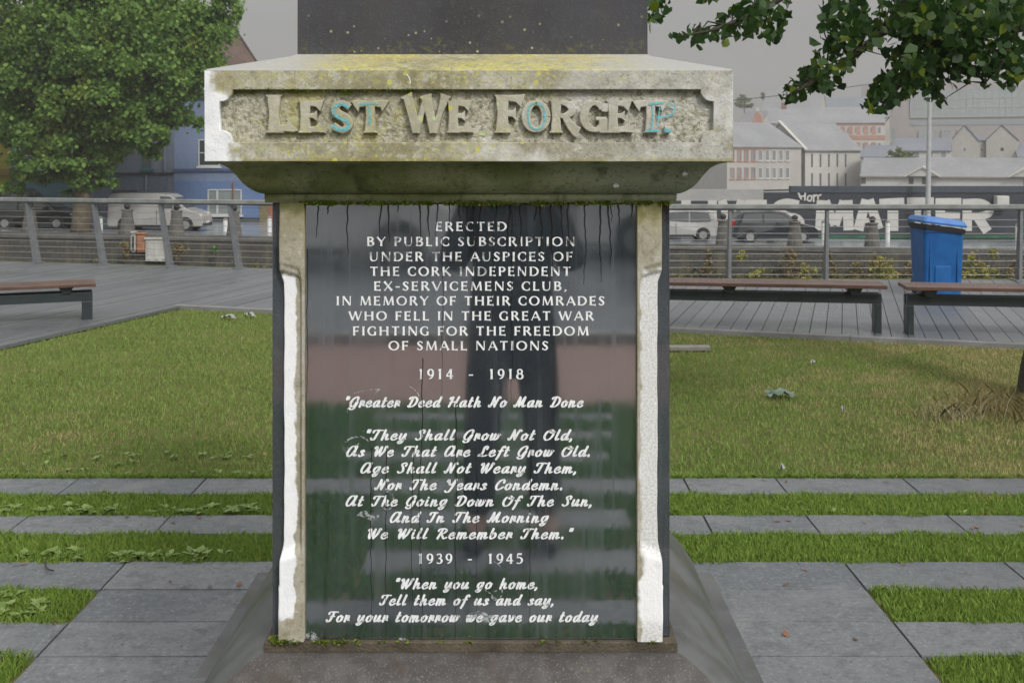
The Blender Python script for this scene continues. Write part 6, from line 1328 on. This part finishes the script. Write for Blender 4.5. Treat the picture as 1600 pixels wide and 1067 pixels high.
leaves(30, lambda: (rnd.uniform(-3.6, -1.0), rnd.uniform(5.8, 10)), 'dry fallen leaf among the leaves on the left lawn'); leaves(30, lambda: (rnd.uniform(1.0, 4), rnd.uniform(5.8, 9.5)), 'dry fallen leaf among the leaves on the right lawn')
bm = bmesh.new(); q = [(PX(a, F * 1.69 / (c - 245)), F * 1.69 / (c - 245), .028) for a, c in ((72, 880), (71, 888), (74, 895), (84, 898))]; tube(bm, [tuple(v) for v in catmull(q, 5)], .0035, 5); tag(obj('twig', bm, M_bark2), 'small curved dark twig lying on the paving at the left', 'twig')

# ------------------------------------------------------------------ the street behind the camera (mirrored in the granite)
xv = -3.4
o_ = vehicle('van', 'white van parked across the street, seen only as a pale reflection in the granite', 'van', (-3.3, -12.6, .0), 5.0, 1.9, VAN, VG, VW, car_paint('street_van_paint', (.72, .72, .72)), 1, VL)
o2_ = copy_tree(o_); o2_.location = (3.6, -14.2, 0); tag(o2_, 'second white van parked across the street, reflected at the right of the granite'); tag(o_, group='white vans across the street'); tag(o2_, group='white vans across the street')
vehicle('car', 'dark car parked across the street, seen only as a dark reflection in the granite', 'car', (4.2, -10.2, .0), 4.42, 1.8, MPV, MG, MW, car_paint('street_car_paint', (.03, .032, .036)), 1, ML)
hb, mb_ = house('street_building', 'grey shop building across the street, reflected at the top of the granite', 'building', (16, -21), math.pi, 32, 10, 0, 8, 11, simple('street_render', (.36, .38, .41), .8, .15, .4)); 
for i in range(9): window(hb, mb_, 1 + i * 3.4, .5 + (i % 2) * .3, 1.8, 2.2, pane=M_pane, bars=(2, 1))
bxo('shop_fascia', .5, 15, -.15, -.001, 3.1, 3.7, M_red, hb, 0, mb_)

# ------------------------------------------------------------------ the photographer, mirrored in the granite
def skin(name, verts, edges, radii, m, parent, sub=2):
    me = bpy.data.meshes.new(name); me.from_pydata(verts, edges, []); o = bpy.data.objects.new(name, me); COL.objects.link(o)
    md = o.modifiers.new('s', 'SKIN'); md.use_smooth_shade = True; o.modifiers.new('u', 'SUBSURF').levels = sub
    for i, r_ in enumerate(radii): me.skin_vertices[0].data[i].radius = r_ if isinstance(r_, tuple) else (r_, r_)
    me.skin_vertices[0].data[0].use_root = True
    dg = bpy.context.evaluated_depsgraph_get(); m2_ = bpy.data.meshes.new_from_object(o.evaluated_get(dg)); COL.objects.unlink(o); bpy.data.objects.remove(o)
    return link(name, m2_, m, parent, True)
px0, py0 = .0, -.19
per = thing('person', 'standing person in dark coat holding a camera to the eye, reflected in the granite', 'person', (px0, py0, 0))
M_skin = simple('skin', (.45, .28, .21), .55, .08, 5); M_coat = simple('dark_coat', (.025, .027, .032), .85, .2, 5); M_trs = simple('dark_trousers', (.022, .024, .03), .85, .2, 5); M_hair = simple('hair', (.04, .028, .02), .7); M_shoe = simple('shoe', (.02, .018, .017), .5)
hp = lambda x, y, z: (px0 + x, py0 + y, z + .012)
V = [hp(0, 0, .95), hp(0, .0, 1.15), hp(0, -.01, 1.38), hp(0, 0, 1.50), hp(0, .01, 1.58), hp(0, .02, 1.68), hp(0, .02, 1.76),
     hp(.19, 0, 1.44), hp(.27, .05, 1.20), hp(.12, .18, 1.50), hp(-.19, 0, 1.44), hp(-.27, .05, 1.20), hp(-.12, .18, 1.50),
     hp(.10, 0, .90), hp(.13, .01, .50), hp(.15, -.02, .10), hp(.16, .12, .05), hp(-.10, 0, .90), hp(-.13, .01, .50), hp(-.15, -.02, .10), hp(-.16, .12, .05)]
E = [(0, 1), (1, 2), (2, 3), (3, 4), (4, 5), (5, 6), (2, 7), (7, 8), (8, 9), (2, 10), (10, 11), (11, 12), (0, 13), (13, 14), (14, 15), (15, 16), (0, 17), (17, 18), (18, 19), (19, 20)]
rr_ = [(.15, .11), (.14, .10), (.17, .11), .06, .06, (.075, .09), .06, .065, .045, .03, .065, .045, .03, .09, .06, .045, .04, .09, .06, .045, .04]
skin('body', V, E, rr_, M_skin, per)
skin('coat', [V[i] for i in (0, 1, 2, 3, 7, 8, 9, 10, 11, 12)] + [hp(0, 0, .72)], [(0, 1), (1, 2), (2, 3), (2, 4), (4, 5), (5, 6), (2, 7), (7, 8), (8, 9), (0, 10)], [(.20, .155), (.185, .14), (.20, .145), .085, .09, .07, .055, .09, .07, .055, (.215, .16)], M_coat, per)
skin('trousers', [V[i] for i in (0, 13, 14, 15, 17, 18, 19)], [(0, 1), (1, 2), (2, 3), (0, 4), (4, 5), (5, 6)], [(.16, .12), .11, .085, .075, .11, .085, .075], M_trs, per)
skin('hair', [hp(0, -.02, 1.72), hp(0, -.03, 1.79), hp(0, .03, 1.82), hp(0, -.06, 1.64)], [(0, 1), (1, 2), (0, 3)], [(.088, .09), (.085, .08), (.06, .06), (.07, .05)], M_hair, per)
for s in (-1, 1): skin('shoe', [hp(s * .15, -.05, .05), hp(s * .155, .08, .045), hp(s * .165, .19, .03)], [(0, 1), (1, 2)], [(.05, .05), (.05, .045), (.042, .03)], M_shoe, per)
skin('nose', [hp(0, .10, 1.70), hp(0, .118, 1.665)], [(0, 1)], [.010, .015], M_skin, per)
for s in (-1, 1):
    bm = bmesh.new(); bmesh.ops.create_uvsphere(bm, u_segments=10, v_segments=8, radius=.013, matrix=Matrix.Translation(hp(s * .034, .098, 1.705))); obj('eye', bm, simple('eye_white', (.6, .6, .58), .3), per, True)
    skin('ear', [hp(s * .085, .0, 1.71), hp(s * .09, -.005, 1.66)], [(0, 1)], [(.012, .022), (.010, .015)], M_skin, per)
    for f in range(4):     # fingers curled round the camera body
        z = 1.712 - f * .02; L_ = (.9, 1, .95, .8)[f]
        skin('finger', [hp(s * .10, .150, z - .10 + .09), hp(s * .085, .178, z), hp(s * (.085 - .035 * L_), .186, z)], [(0, 1), (1, 2)], [.011, .010, .008], M_skin, per, 1)
    skin('thumb', [hp(s * .10, .13, 1.61), hp(s * .075, .118, 1.63), hp(s * .045, .116, 1.64)], [(0, 1), (1, 2)], [.013, .012, .009], M_skin, per, 1)
skin('mouth', [hp(-.022, .099, 1.635), hp(0, .105, 1.634), hp(.022, .099, 1.635)], [(0, 1), (1, 2)], [.005, .007, .005], simple('lip', (.34, .15, .13), .5), per, 1)
pc = thing('photo_camera', 'black camera held to the eye by the reflected person', 'camera', (0, -.05, EYE))
bxo('camera_body', -.068, .068, -.066, -.022, EYE - .05, EYE + .045, M_black, pc, .008); bxo('viewfinder', -.025, .025, -.062, -.026, EYE + .0455, EYE + .068, M_black, pc, .005)
bm = bmesh.new(); tube(bm, [(0, -.0218, EYE), (0, -.010, EYE)], .034, 20); obj('lens', bm, M_black, pc)

# ------------------------------------------------------------------ haze volume added to fade the far town
b = MB('haze_air'); b.nt.nodes.remove(b.b); v_ = b.n('ShaderNodeVolumePrincipled'); v_.inputs['Color'].default_value = (.95, .945, .93, 1); v_.inputs['Density'].default_value = .0009; v_.inputs['Anisotropy'].default_value = .2; b.l(v_.outputs[0], b.out.inputs['Volume'])
bm = bmesh.new(); box(bm, -250, 330, -60, 460, -8.5, 36); tag(obj('haze', bm, b.m), kind='stuff')
scene.cycles.volume_step_rate = 4; scene.cycles.volume_max_steps = 64
